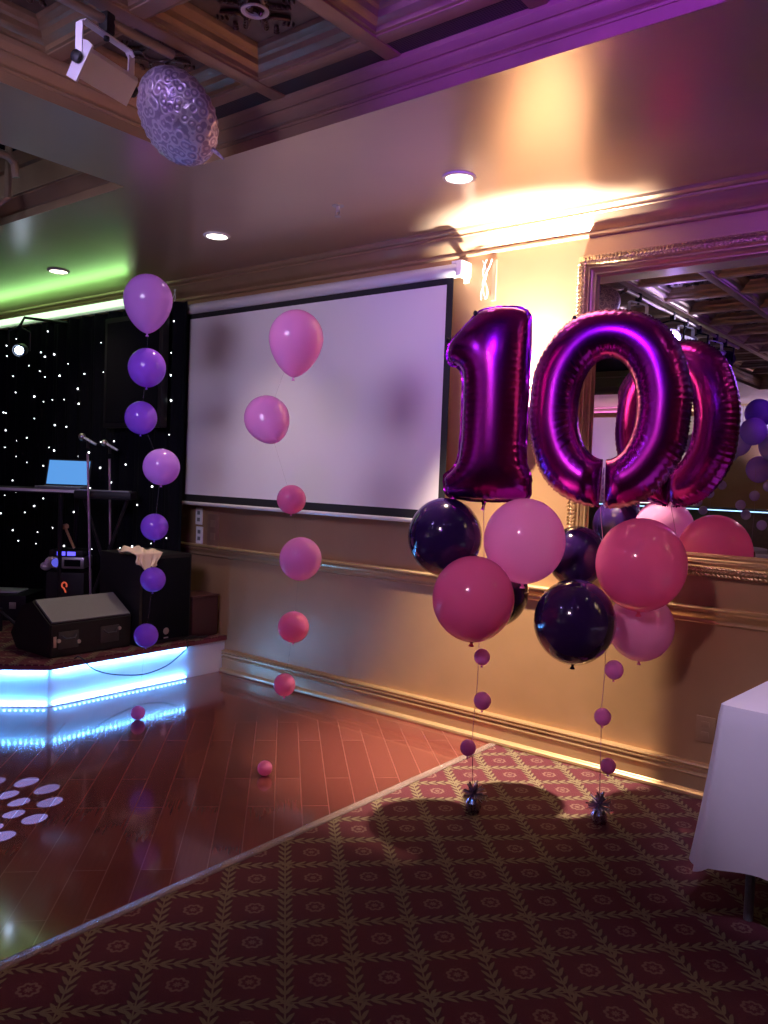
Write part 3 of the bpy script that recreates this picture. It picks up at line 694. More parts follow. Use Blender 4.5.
col1 = [((-4.191, 3.0, 2.49), 0.143, 'lilac', 0.38, 'lilac teardrop balloon at the top of the purple balloon column'),
        ((-4.173, 2.992, 2.088), 0.110, 'violet', 0.04, 'violet round balloon second from the top of the purple column'),
        ((-4.185, 2.967, 1.79), 0.094, 'violet', 0.03, 'small violet balloon third from the top of the purple column'),
        ((-4.073, 3.039, 1.505), 0.108, 'lilac', 0.0, 'bright lilac balloon fourth from the top of the purple column'),
        ((-4.085, 3.01, 1.148), 0.080, 'violet', 0.0, 'small violet balloon just above the beige cloth'),
        ((-4.074, 3.001, 0.836), 0.074, 'violet', 0.0, 'small violet balloon just below the beige cloth'),
        ((-4.088, 2.972, 0.503), 0.071, 'violet', 0.0, 'lowest floating violet balloon in front of the black speaker box'),
        ((-4.1, 2.938, 0.043), 0.042, 'orchid', 0.0, 'tiny dark purple balloon resting on the dance floor by the stage')]
for c, r, k, te, lb in col1: balloon(c, r, L[k], lb, G1, te)
G2 = 'pink balloon column'
col2 = [((-2.904, 2.948, 2.16), 0.135, 'pink', 0.40, (0, 0.06), 'pink teardrop balloon at the top of the column before the screen'),
        ((-2.995, 2.855, 1.762), 0.112, 'pink', 0.40, (-0.35, -0.75), 'tilted pink egg-shaped balloon second from the top before the screen'),
        ((-2.878, 2.926, 1.368), 0.072, 'rose', 0.0, (0, 0), 'small rose balloon overlapping the bottom bar of the screen'),
        ((-2.826, 2.95, 1.076), 0.104, 'pink', 0.05, (0.3, 0.4), 'pink round balloon floating just below the screen'),
        ((-2.834, 2.925, 0.74), 0.077, 'rose', 0.0, (0, 0), 'small rose balloon below the chair rail in the pink column'),
        ((-2.853, 2.895, 0.452), 0.054, 'rose', 0.05, (0, 0), 'lowest floating rose balloon in front of the baseboard'),
        ((-2.906, 2.831, 0.038), 0.037, 'rose', 0.0, (0, 0), 'tiny pink balloon resting on the dance floor')]
for c, r, k, te, ti, lb in col2: balloon(c, r, L[k], lb, G2, te, ti)
def string(pts, label, r=0.0012, group='balloon strings', m=None):
    b = MB(); b.tube(pts, r, 5); return tag(b.build('balloon_string', m or M['string']), label, 'string', group)
def through(col):        # string from balloon to balloon
    return [Vector(c)+Vector((0, 0, 0)) for c, *_ in col]
clear = mat('clear_line', (0.5, 0.48, 0.55), 0.3, 0, Alpha=0.12)
string(through(col1), 'clear thread running through the purple balloon column', 0.0009, m=clear)
string(through(col2), 'clear thread running through the pink balloon column', 0.0009, m=clear)
GB = 'large balloons under the number balloons'
b1 = [((-2.08, 3.106, 1.236), 0.168, 'navy', 'glossy dark purple balloon at the left, under the number one'),
      ((-1.746, 3.234, 1.239), 0.178, 'pink', 'large light pink balloon right under the number one'),
      ((-1.84, 2.981, 0.995), 0.173, 'hot', 'large hot pink balloon lowest under the number one'),
      ((-1.975, 3.39, 0.974), 0.158, 'navy', 'dark purple balloon mostly hidden behind the lowest hot pink one')]
b2 = [((-1.345, 3.569, 1.152), 0.196, 'hot', 'large hot pink balloon right under the number zero'),
      ((-1.561, 3.385, 0.889), 0.179, 'navy', 'glossy dark purple balloon lowest under the number zero'),
      ((-1.409, 3.775, 0.842), 0.152, 'pink', 'light pink balloon behind and below the hot pink one by the mirror'),
      ((-1.675, 3.62, 1.156), 0.138, 'navy', 'dark purple balloon between the two bouquets, behind the others')]
for c, r, k, lb in b1+b2: balloon(c, r, L[k], lb, GB, 0.06)
GS = 'small orchid balloons on the bouquet strings'
s1 = [((-1.858, 3.105, 0.725), 0.035, 'upper small orchid balloon hanging under the left bouquet'), ((-1.846, 3.104, 0.533), 0.038, 'middle small orchid balloon on the left bouquet string'), ((-1.884, 3.063, 0.325), 0.035, 'lowest small orchid balloon on the left bouquet string')]
s2 = [((-1.412, 3.49, 0.684), 0.041, 'upper small orchid balloon hanging under the right bouquet'), ((-1.44, 3.457, 0.475), 0.037, 'middle small orchid balloon on the right bouquet string'), ((-1.409, 3.47, 0.259), 0.034, 'lowest small orchid balloon on the right bouquet string')]
for c, r, lb in s1+s2: balloon(c, r, L['orchid'], lb, GS, 0.03)
string([(-1.93, 3.18, 1.41), (-1.90, 3.16, 1.1), (-1.885, 3.12, 0.795), (-1.876, 3.105, 0.60), (-1.886, 3.10, 0.40), (-1.90, 3.14, 0.10)], 'ribbon from the number one down to its foil weight', 0.0016)
string([(-1.575, 3.63, 1.40), (-1.50, 3.58, 1.0), (-1.447, 3.475, 0.68), (-1.447, 3.455, 0.50), (-1.435, 3.44, 0.379), (-1.428, 3.44, 0.10)], 'ribbon from the number zero down to its foil weight', 0.0016)
def weight(x, y, label, seed):
    t = thing('balloon_weight', (x, y, 0), label, 'balloon weight', 'foil balloon weights'); r = random.Random(seed)
    b = MB(); n_ = 22; rings = []
    for i, (rad, z) in enumerate([(0.0, 0.0), (0.026, 0.001), (0.031, 0.02), (0.028, 0.045), (0.018, 0.066), (0.009, 0.08), (0.008, 0.088)]):
        rings.append([b.v((x+rad*(1+0.22*math.sin(7*a+i))*math.cos(a), y+rad*(1+0.22*math.sin(7*a+i))*math.sin(a), z)) for a in np.linspace(0, 2*PI, n_+1)[:-1]] if rad else [b.v((x, y, z))])
    for A, B in zip(rings, rings[1:]):
        for k in range(n_):
            if len(A) == 1: b.bm.faces.new((A[0], B[(k+1) % n_], B[k]))
            else: b.bm.faces.new((A[k], A[(k+1) % n_], B[(k+1) % n_], B[k]))
    b.build('foil_wrap', M['wsil'], t, ang=0.3)
    b = MB()
    for k in range(90):
        a = r.uniform(0, 2*PI); el = r.uniform(-0.2, 1.5); ln = r.uniform(0.035, 0.066)
        d = Vector((math.cos(a)*math.cos(el), math.sin(a)*math.cos(el), math.sin(el))); s = d.cross(Vector((r.uniform(-1, 1), r.uniform(-1, 1), 0.3))).normalized()*0.0035
        p = Vector((x, y, 0.084)); tip = p+d*ln+Vector((0, 0, -0.01*math.cos(el)))
        nn = d.cross(s).normalized()*0.0007
        b.bm.faces.new([b.v(p-s*0.5), b.v(p+s*0.5), b.v(tip+s+nn), b.v(tip-s+nn)])
    b.build('tinsel_burst', M['tinsel'], t, ang=0.3)
M['wsil'] = mat('silver_foil', (0.6, 0.55, 0.72), 0.2, 1.0); M['tinsel'] = mat('purple_tinsel', (0.52, 0.46, 0.68), 0.3, 0.9)
weight(-1.91, 3.17, 'silver-purple tinsel balloon weight on the carpet under the number one', 1)
weight(-1.43, 3.45, 'silver-purple tinsel balloon weight on the carpet under the number zero', 2)

# foil number balloons --------------------------------------------------
def foil_one(center, yaw):
    O = [(-0.095, 0.384), (-0.061, 0.425), (-0.008, 0.441), (0.044, 0.445), (0.112, 0.445), (0.16, 0.425), (0.173, 0.381), (0.174, 0.221), (0.174, 0.069), (0.173, -0.091), (0.173, -0.203), (0.179, -0.252), (0.2, -0.286), (0.202, -0.335), (0.2, -0.398), (0.114, -0.408), (-0.006, -0.415), (-0.096, -0.409), (-0.172, -0.399), (-0.181, -0.35), (-0.185, -0.306), (-0.15, -0.284), (-0.124, -0.245), (-0.114, -0.169), (-0.114, -0.058), (-0.115, 0.058), (-0.114, 0.12), (-0.12, 0.16), (-0.148, 0.188), (-0.177, 0.189), (-0.191, 0.22), (-0.192, 0.251), (-0.181, 0.292)]
    P = np.array(O)
    for _ in range(2):                                  # Chaikin rounding
        Q = np.roll(P, -1, 0); P = np.stack((0.75*P+0.25*Q, 0.25*P+0.75*Q), 1).reshape(-1, 2)
    h = 0.0075; x0, y0 = P.min(0)-3*h; nx = int((P[:, 0].max()-x0)/h)+4; ny = int((P[:, 1].max()-y0)/h)+4
    gx, gy = np.meshgrid(x0+h*np.arange(nx), y0+h*np.arange(ny), indexing='ij')
    ins = np.zeros(gx.shape, bool); A = P; B = np.roll(P, -1, 0)
    for (ax, ay), (bx_, by) in zip(A, B):
        c = (ay > gy) != (by > gy)
        with np.errstate(divide='ignore', invalid='ignore'): xi = (bx_-ax)*(gy-ay)/(by-ay+1e-12)+ax
        ins ^= c & (gx < xi)
    dist = np.full(gx.shape, 9.0); near = np.zeros(gx.shape+(2,))
    for a, b_ in zip(A, B):
        d = b_-a; tt = np.clip(((gx-a[0])*d[0]+(gy-a[1])*d[1])/(d@d+1e-12), 0, 1)
        px_, py_ = a[0]+tt*d[0], a[1]+tt*d[1]; dd = np.hypot(gx-px_, gy-py_); mk = dd < dist
        dist[mk] = dd[mk]; near[mk, 0] = px_[mk]; near[mk, 1] = py_[mk]
    u = np.zeros(gx.shape)
    for it in range(3000):
        u[1:-1, 1:-1] = np.where(ins[1:-1, 1:-1], (u[:-2, 1:-1]+u[2:, 1:-1]+u[1:-1, :-2]+u[1:-1, 2:]+h*h)/4, 0)
    hgt = np.sqrt(np.maximum(u, 0))
    hgt = hgt*(0.14/hgt.max())
    # puckers near the seam
    ang = np.arctan2(near[..., 1]-0, near[..., 0]); sarc = near[..., 0]*9+near[..., 1]*11
    puck = np.exp(-dist/0.022)*(0.5*np.sin(sarc*19)+0.5*np.sin(sarc*43+1))
    hgt = hgt*(1+0.16*puck)
    b = MB(); n3 = Vector((math.sin(yaw), -math.cos(yaw), 0)); rx = Vector((math.cos(yaw), math.sin(yaw), 0))
    cc = Vector(center); idx = {}
    def vert(i, j, side):
        bd = dist[i, j] < h*0.75 or not ins[i, j]
        k = (i, j, 0 if bd else side)
        if k not in idx:
            if bd: p = cc+rx*near[i, j, 0]+Vector((0, 0, near[i, j, 1]))
            else: p = cc+rx*gx[i, j]+Vector((0, 0, gy[i, j]))+n3*side*hgt[i, j]
            idx[k] = b.v(p)
        return idx[k]
    for side in (1, -1):
        for i in range(nx-1):
            for j in range(ny-1):
                cs = [(i, j), (i+1, j), (i+1, j+1), (i, j+1)]
                if sum(ins[c] for c in cs) < 2: continue
                vs = []
                for c in cs:
                    q = vert(*c, side)
                    if q not in vs: vs.append(q)
                if len(vs) >= 3:
                    try: b.bm.faces.new(vs if side > 0 else vs[::-1])
                    except ValueError: pass
    # seam flange
    fl = [cc+rx*p[0]+Vector((0, 0, p[1])) for p in P]
    for k in range(len(P)):
        a, c2 = P[k], P[(k+1) % len(P)]; d = c2-a; nn = np.array((d[1], -d[0])); L_ = np.hypot(*nn)
        if L_ < 1e-9: continue
    cen = P.mean(0); N_ = len(P); nor = []
    for k in range(N_):
        d = P[(k+1) % N_]-P[k-1]; nn = np.array((d[1], -d[0])); nor.append(nn/(np.hypot(*nn)+1e-9))
    sgn = 1 if np.sum(P[:, 0]*np.roll(P[:, 1], -1)-np.roll(P[:, 0], -1)*P[:, 1]) > 0 else -1
    rg = random.Random(8); ring_o = []; ring_i = []
    for k in range(N_):
        w_ = (0.006+0.004*rg.random())*sgn
        ring_i.append(b.v(fl[k])); q = P[k]+nor[k]*w_; ring_o.append(b.v(cc+rx*q[0]+Vector((0, 0, q[1]))+n3*rg.uniform(-0.004, 0.004)))
    for k in range(N_): b.bm.faces.new((ring_i[k], ring_i[(k+1) % N_], ring_o[(k+1) % N_], ring_o[k]))
    bmesh.ops.smooth_vert(b.bm, verts=[q for k, q in idx.items() if k[2] != 0], factor=0.5, use_axis_x=True, use_axis_y=True, use_axis_z=True)
    return b, cc, rx, n3
def tabs(b, cc, rx, spots):
    for x, z in spots:
        p = cc+rx*x+Vector((0, 0, z)); b.ball(p, (0.011, 0.006, 0.013), 8, 6)
    return b
YAW1 = math.radians(24)
b, cc, rx, n3 = foil_one((-1.931, 3.184, 1.821), YAW1)
t = thing('number_balloon', (-1.931, 3.184, 1.405), 'purple foil number balloon shaped like a one', 'balloon', 'foil number balloons')
b.build('foil_skin', M['foil'], t, ang=2.6)
tabs(MB(), cc, rx, [(-0.075, 0.42), (0.0, -0.425), (-0.195, 0.3)]).build('hanging_tab', M['black'], t)
b = MB(); b.tube([cc+Vector((0, 0, -0.415)), cc+Vector((0, 0, -0.435)), cc+rx*-0.004+Vector((0, 0, -0.455))], [0.012, 0.006, 0.009], 8); b.build('valve_tail', M['foil'], t)

def foil_zero(center, yaw):
    b = MB(); n3 = Vector((math.sin(yaw), -math.cos(yaw), 0)); rx = Vector((math.cos(yaw), math.sin(yaw), 0)); cc = Vector(center)
    NU, NV = 340, 48; A_, B_ = 0.362, 0.452; ia, ib = 0.135, 0.237
    def sup(a, ax, ay, e):
        c, s = math.cos(a), math.sin(a); q = (abs(c/ax)**e+abs(s/ay)**e)**(-1/e)
        return np.array((q*c, q*s))
    rings = []
    gap = 0.03
    for i in range(NU+1):
        f = i/NU
        a = -PI/2+gap+f*(2*PI-2*gap)
        O = sup(a, A_, B_, 2.25); I = sup(a, ia, ib, 2.1)
        O = O + np.array((0.002*math.sin(9*a), 0.002*math.sin(7*a+1)))
        ctr = (O+I)/2; w_ = np.hypot(*(O-I))/2; e = (O-I)/(2*w_)
        dseam = min(f, 1-f)*2*PI*0.34
        endf = math.sqrt(max(0.0, 1-max(0, 1-dseam/0.09)**2.2))
        ring = []
        for k in range(NV):
            tt = 2*PI*k/NV; ct, sn = math.cos(tt), math.sin(tt)
            hh = 0.112*math.copysign(abs(sn)**0.92, sn)*(0.10+0.90*endf)
            fold = 0.5*math.sin(a*47)+0.3*math.sin(a*83+2)+0.3*math.sin(a*29+1)
            inner = max(0, -ct)**3; outer = max(0, ct)**6
            hh *= 1+0.09*inner*fold+0.14*outer*(0.6*math.sin(a*71)+0.4*math.sin(a*113+.5))
            wx = w_*ct*(1+0.015*outer*math.sin(a*71))
            if k == 0: wx += 0.008+0.004*math.sin(a*160)
            if k == NV//2: wx -= 0.004
            p2 = ctr+e*wx
            ring.append(b.v(cc+rx*p2[0]+Vector((0, 0, p2[1]))+n3*hh))
        rings.append(ring)
    for R1, R2 in zip(rings, rings[1:]):
        for k in range(NV): b.bm.faces.new((R1[k], R1[(k+1) % NV], R2[(k+1) % NV], R2[k]))
    b.bm.faces.new(rings[0][::-1]); b.bm.faces.new(rings[-1])
    return b, cc, rx, n3
b, cc, rx, n3 = foil_zero((-1.572, 3.646, 1.85), math.radians(14))
t = thing('number_balloon', (-1.572, 3.646, 1.39), 'purple foil number balloon shaped like a zero', 'balloon', 'foil number balloons')
b.build('foil_skin', M['foil'], t, ang=1.2)
tabs(MB(), cc, rx, [(-0.17, 0.425), (-0.372, 0.10)]).build('hanging_tab', M['black'], t)
b = MB(); b.tube([cc+Vector((0.0, 0, -0.27)), cc+Vector((0.0, 0, -0.34))+n3*0.02, cc+Vector((0, 0, -0.42)), cc+rx*0.02+Vector((0, 0, -0.455))], [0.004, 0.006, 0.006, 0.01], 6); b.build('valve_tail', M['foilsilver'], t)

# round foil balloon at the ceiling
t = thing('foil_balloon', (-2.77, 2.10, 2.72), 'round lilac rose-embossed foil balloon floating at the ceiling tray corner', 'balloon')
fc = Vector((-2.77, 2.10, 2.90)); axis = (rt*-0.56-up*0.62-fw*0.55).normalized()
T = Matrix.Translation(fc) @ axis.to_track_quat('Z', 'Y').to_matrix().to_4x4()
b = MB(); prof = []
for i in range(25):
    a = PI*i/24; rr_ = math.sin(a)**0.8; prof.append((0.19*rr_ if 0 < i < 24 else 0, -0.10*math.cos(a)))
b.lathe(prof, 64, T)
for q in b.bm.verts:
    l = T.inverted() @ q.co; rad = math.hypot(l.x, l.y); a = math.atan2(l.y, l.x)
    if rad > 0.11: l.z *= 1+0.13*((rad-0.11)/0.08)*math.sin(a*24); q.co = T @ l
b.build('foil_skin', M['foilsilver'], t, ang=3.0)
tp = at(216, 147, 2, 2.83); 
b = MB(); ed = (rt*0.72-up*0.66)
ed = (ed-axis*ed.dot(axis)).normalized()
b.tube([fc+ed*0.18, fc+ed*0.21, fc+ed*0.25], [0.01, 0.008, 0.004], 6); b.build('tail', M['foilsilver'], t)

# ---------------------------------------------------------------- stage gear
# wedge monitor
t = thing('stage_monitor', (-5.0, 3.08, SZ), 'black wedge stage monitor with grey sloping face at the stage corner', 'speaker')
a0 = at(50, 660, 2, SZ+0.004); a1 = at(129.7, 645.6, 2, SZ+0.004)
fx, fy0, fy1 = -4.80, 2.775, 3.37
zlow = at(49, 625, 0, fx).z; zt_ = at(37.5, 600, 0, -5.02).z
print('wedge', zlow, zt_)
poly = [(fx, SZ+0.004), (fx, zlow), (-5.02, zt_), (-5.16, zt_-0.05), (-5.30, SZ+0.10), (-5.22, SZ+0.004)]
fnw = lambda u, v, q: (u, q, v)
b = MB(); b.prism(poly, fnw, fy0, fy1); b.build('cabinet', M['black'], t, ang=0.3, bevel=0.008)
sl = Vector((-5.02-fx, 0, zt_-zlow)); nl = Vector((zt_-zlow, 0, 5.02+fx)).normalized()
nl = Vector((-(zt_-zlow), 0, -5.02-fx)).normalized(); nl = nl if nl.z > 0 else -nl
b = MB()
pa = Vector((fx, 0, zlow))+sl*0.03; pb = Vector((fx, 0, zlow))+sl*0.97
for p, q in ((pa, pb),):
    vs = [Vector((p.x, fy0+0.012, p.z)), Vector((p.x, fy1-0.012, p.z)), Vector((q.x, fy1-0.012, q.z)), Vector((q.x, fy0+0.012, q.z))]
    A = [b.v(v_+nl*0.001) for v_ in vs]; B = [b.v(v_+nl*0.010) for v_ in vs]
    for k in range(4): b.bm.faces.new((A[k], A[(k+1) % 4], B[(k+1) % 4], B[k]))
    b.bm.faces.new(B); b.bm.faces.new(A[::-1])
b.build('grille', M['dgrey'], t)
zm = (SZ+zlow)/2
for yy in (2.90, 3.20):
    b = MB(); b.bx(fx-0.001, fx+0.006, yy-0.07, yy+0.07, zm-0.055, zm+0.055, 0.003); b.tube([(fx+0.006, yy-0.05, zm+0.03), (fx+0.022, yy-0.03, zm+0.01), (fx+0.022, yy+0.03, zm+0.01), (fx+0.006, yy+0.05, zm+0.03)], 0.007, 6); b.build('handle', M['hgrey'], t)
b = MB()
for yy, dz in ((2.83, 0), (2.97, -0.02), (3.27, 0.03)): b.lathe([(0, 0.01), (0.012, 0.01), (0.014, 0)], 10, Matrix.Translation((fx+0.003, yy, zm+dz)) @ Matrix.Rotation(PI/2, 4, 'Y'))
b.bx(fx+0.001, fx+0.006, 2.795, 2.815, zm-0.04, zm+0.03, 0.002)
b.build('jack', M['steel'], t)
# black speaker box
bx0, bx1, by0, by1 = -5.22, -4.735, 3.385, 3.82
zb = at(193, 553, 0, bx1).z
t = thing('speaker_box', (-4.98, 3.56, SZ), 'big black loudspeaker box on the stage by the wall', 'speaker')
b = MB(); b.bx(bx0, bx1, by0, by1, SZ+0.004, zb, 0.012); b.build('cabinet', M['black'], t)
b = MB(); b.bx(bx1-0.002, bx1+0.008, by0+0.02, by1-0.02, SZ+0.03, zb-0.025, 0.004); b.build('grille', M['matte'], t)
b = MB(); lp = at(166, 631, 0, bx1+0.01); b.lathe([(0, 0.004), (0.022, 0.004), (0.024, 0.0)], 20, Matrix.Translation(lp) @ Matrix.Rotation(PI/2, 4, 'Y')); b.bx(lp.x, lp.x+0.003, lp.y-0.018, lp.y+0.018, lp.z-0.05, lp.z-0.042)
b.build('badge', M['steel'], t)
# beige cloth draped on the box
def drape_cloth():
    b = MB(); nU, nV = 26, 22; z0 = zb+0.006; c0 = at(146, 553, 0, bx1+0.005)
    g = []
    for i in range(nU+1):
        row = []
        for j in range(nV+1):
            u = i/nU-0.5; v = j/nV     # v: 0 on top at the back, 1 hanging at the front
            y = c0.y+u*0.22*(1-0.55*max(0, v-0.45))+0.012*math.sin(v*9+u*7)
            if v < 0.45: x = bx1-0.17+v/0.45*0.185; z = z0+0.022+0.016*math.sin(u*21+v*5)*math.sin(v*13+1)+0.025*math.exp(-((u+0.15)/0.12)**2)
            else:
                f = (v-0.45)/0.55; ln = 0.17*(0.45+0.55*math.exp(-((u+0.08)/0.17)**2))+0.05*math.exp(-((u-0.38)/0.1)**2)
                x = bx1+0.018+0.010*math.sin(u*26)*f+0.008; z = z0+0.016-ln*f
            row.append(b.v((x, y, z)))
        g.append(row)
    for i in range(nU):
        for j in range(nV): b.bm.faces.new((g[i][j], g[i+1][j], g[i+1][j+1], g[i][j+1]))
    o = b.build('cloth', M['beige'], None, ang=2)
    md = o.modifiers.new('thickness', 'SOLIDIFY'); md.thickness = 0.004
    tag(o, 'crumpled beige cloth draped over the black speaker box', 'cloth')
drape_cloth()
# small dark box by the wall, with cables
t = thing('wood_box', (-4.80, 3.94, SZ), 'small dark brown box between the speaker box and the wall', 'box')
zz0 = at(205, 597, 0, -4.74).z
b = MB(); b.bx(-4.98, -4.735, 3.84, 4.075, SZ+0.003, zz0, 0.006); b.build('body', mat('dark_mahogany', (0.045, 0.014, 0.016), 0.4), t)
b = MB(); b.bx(-4.99, -4.727, 3.833, 4.08, zz0, zz0+0.014, 0.004); b.build('lid', mat('dark_mahogany_lid', (0.06, 0.02, 0.022), 0.35), t)
b = MB(); c1 = at(195, 636, 2, SZ+0.01)
for k in range(3): b.tube([(-4.72+0.006*k, 3.74+0.03*k, SZ+0.008), (-4.70, 3.80+0.02*k, SZ+0.03-0.008*k), (-4.69-0.01*k, 3.90+0.03*k, SZ+0.007)], 0.006, 6)
tag(b.build('cable_coil', M['cable']), 'short coil of black cable lying beside the small brown box', 'cable')
# cable hanging along the stage front
pp = [(118, 652), (104, 664), (120, 674), (150, 674), (168, 667), (182, 655), (190, 643)]
pts = [at(x_, y_, 0, SX+0.045) for x_, y_ in [(80, 657), (92, 668), (105, 673), (122, 675), (145, 674), (166, 666), (180, 655), (188, 646)]]
pts = [Vector((SX+0.0, pts[0].y-0.01, SZ+0.006))]+pts+[Vector((SX+0.0, pts[-1].y+0.02, SZ+0.006))]
sp = []
for i in range(len(pts)-1):
    p0, p1, p2, p3 = pts[max(0, i-1)], pts[i], pts[i+1], pts[min(len(pts)-1, i+2)]
    for k in range(5):
        q = k/5; sp.append(0.5*((2*p1)+(p2-p0)*q+(2*p0-5*p1+4*p2-p3)*q*q+(3*p1-p0-3*p2+p3)*q**3))
b = MB(); b.tube(sp+[pts[-1]], 0.0045, 6); tag(b.build('power_cable', M['cable']), 'thin black cable looping down over the lit stage front', 'cable')

# DJ desk with laptop
dz = 1.31
dR = at(72, 490, 2, dz); dL = at(-30, 489, 2, dz)
dR = Vector((-5.62, 3.42, dz)); dd_ = Vector((-1, -0.85, 0)).normalized(); bk = Vector((-0.65, 0.76, 0)).normalized()
dL = dR+dd_*1.1
t = thing('dj_desk', ((dR.x+dL.x)/2, (dR.y+dL.y)/2, SZ), 'black music desk with a pale front edge on the stage', 'desk')
b = MB(); mid = (dR+dL)/2+bk*0.24; Rd = Matrix((( -dd_.x, bk.x, 0), (-dd_.y, bk.y, 0), (0, 0, 1)))
b.box((mid.x, mid.y, dz-0.015), (1.1, 0.48, 0.028), Rd, 0.003); b.build('table_top', M['black'], t)
b = MB(); mid2 = (dR+dL)/2-bk*0.004; b.box((mid2.x, mid2.y, dz-0.010), (1.1, 0.012, 0.02), Rd); b.build('edge_trim', M['white'], t)
for s in (0.12, 0.98):
    for q in (0.06, 0.42):
        p = dR+dd_*s+bk*q; bb_ = MB(); bb_.tube([(p.x, p.y, SZ+0.003), (p.x, p.y, dz-0.03)], 0.018, 8); bb_.build('leg', M['black'], t)
lc = dR+dd_*0.16+bk*0.20
t = thing('laptop', (lc.x, lc.y, dz), 'open laptop with a blue screen on the music desk', 'laptop')
b = MB(); b.box((lc.x, lc.y, dz+0.011), (0.34, 0.22, 0.018), Rd, 0.004); b.build('base', M['dgrey'], t)
# keyboard side faces the desk back; lid leans at the right
lid_o = lc-bk*(-0.10)+Vector((0, 0, 0.02)); ld_ = (bk*0.35+Vector((0, 0, 1))).normalized()
b = MB(); xa = -dd_
def lidbox(off0, off1, w0, name, m):
    b = MB(); A = []
    nn = ld_.cross(xa).normalized()
    for o_ in (off0, off1):
        A.append([b.v(lid_o+xa*sx*w0+ld_*hh+nn*o_) for sx, hh in ((-1, 0.0 if w0 > 0.16 else 0.012), (1, 0.0 if w0 > 0.16 else 0.012), (1, 0.22 if w0 > 0.16 else 0.208), (-1, 0.22 if w0 > 0.16 else 0.208))])
    for k in range(4): b.bm.faces.new((A[0][k], A[0][(k+1) % 4], A[1][(k+1) % 4], A[1][k]))
    b.bm.faces.new(A[0][::-1]); b.bm.faces.new(A[1]); b.build(name, m, t)
lidbox(-0.004, 0.004, 0.17, 'lid', M['black'])
lidbox(-0.0055, -0.0045, 0.158, 'screen', emit('laptop_blue_a', (0.10, 0.33, 0.78), 0.75, False)); lidbox(0.0045, 0.0055, 0.158, 'screen', emit('laptop_blue_b', (0.10, 0.33, 0.78), 0.75, False))
# electronic keyboard on a stand
kc = at(106, 495, 1, 3.60)
t = thing('keyboard', (kc.x, kc.y, SZ), 'dark electronic keyboard on a stand beside the laptop', 'keyboard')
b = MB(); b.box((kc.x, kc.y, kc.z), (0.42, 0.2, 0.06), Rd, 0.01); b.build('body', M['black'], t)
b = MB(); b.box((kc.x-bk.x*0.06, kc.y-bk.y*0.06, kc.z+0.033), (0.39, 0.09, 0.008), Rd, 0.001); b.build('keys', mat('keys_grey', (0.22, 0.23, 0.27), 0.3), t)
b = MB()
for s in (-1, 1):
    b.tube([Vector((kc.x, kc.y, SZ+0.012))+(-dd_)*s*0.16, Vector((kc.x, kc.y, kc.z-0.035))-(-dd_)*s*0.16], 0.014, 8)
b.build('stand', M['black'], t)
def mic(px_, py_top, py_bot, Y, label, h_top):
    tp_ = at(px_[0], py_top, 1, Y); bt = at(px_[1], py_bot, 1, Y)
    t = thing('microphone_stand', (bt.x, bt.y, SZ), label, 'microphone stand', 'microphone stands on the stage')
    b = MB(); b.tube([(bt.x, bt.y, SZ+0.02), (tp_.x, tp_.y, tp_.z-0.10)], 0.009, 8); b.build('pole', M['steel'], t)
    for a in (0.3, 2.4, 4.5):
        bb_ = MB(); bb_.tube([(bt.x, bt.y, SZ+0.16), (bt.x+0.11*math.cos(a), bt.y+0.11*math.sin(a), SZ+0.012)], 0.007, 6); bb_.build('leg', M['black'], t)
    b = MB(); d = Vector((-0.5, -0.35, 0.3)).normalized(); p = Vector((tp_.x, tp_.y, tp_.z-0.06))
    b.tube([p, p+Vector((0, 0, 0.05)), p+Vector((0, 0, 0.05))+d*0.05], 0.012, 8); b.build('clip', M['black'], t)
    b = MB(); p2 = p+Vector((0, 0, 0.06)); b.tube([p2-d*0.07, p2+d*0.03], [0.009, 0.014], 8); b.ball(p2+d*0.05, 0.026, 12, 8); b.build('microphone', M['steel'], t)
mic((88, 93), 440, 560, 3.42, 'chrome microphone stand in front of the laptop', 0); mic((110, 112), 446, 560, 3.76, 'second microphone stand, right of the laptop, slightly farther back', 0)
# equipment rack
rk = at(70, 575, 1, 3.50)
t = thing('equipment_rack', (rk.x, rk.y, SZ), 'low black equipment rack with silver receiver behind the stage monitor', 'rack')
Rr = Matrix.Rotation(math.radians(42), 3, 'Z')
b = MB(); b.box((rk.x, rk.y, (SZ+rk.z+0.03)/2+0.003), (0.28, 0.24, rk.z+0.03-SZ), Rr, 0.008); b.build('cabinet', M['black'], t)
fn = Rr @ Vector((0, -1, 0)); rxx = Rr @ Vector((1, 0, 0))
ctr = Vector((rk.x, rk.y, 0))+fn*0.122
zr = at(66, 562, 1, 3.45).z
b = MB(); b.box((rk.x, rk.y, zr), (0.27, 0.23, 0.085), Rr, 0.006); b.build('receiver', M['steel'], t)
b = MB(); q = Vector((rk.x, rk.y, zr))+fn*0.117-rxx*0.07; b.lathe([(0, 0.01), (0.03, 0.008), (0.034, 0)], 18, Matrix.Translation(q) @ fn.to_track_quat('Z', 'Y').to_matrix().to_4x4()); b.build('dial', emit('dial_blue', (0.12, 0.12, 0.8), 0.6, False), t)
b = MB(); q = Vector((rk.x, rk.y, zr))+fn*0.117+rxx*0.05; b.box(q, (0.12, 0.004, 0.05), Rr); b.build('display', M['matte'], t)
b = MB(); q = Vector((rk.x, rk.y, zr+0.07)); b.box(q, (0.25, 0.22, 0.05), Rr, 0.004); b.build('player', M['black'], t)
b = MB(); q = Vector((rk.x, rk.y, zr+0.07))+fn*0.112+rxx*0.01
for s in (-0.045, 0.03): b.box(q+rxx*s, (0.06, 0.004, 0.03), Rr)
b.build('display', emit('blue_digits', (0.10, 0.08, 1.0), 1.6, False), t)
b = MB(); q = ctr+Vector((0, 0, at(65, 585, 1, 3.45).z))
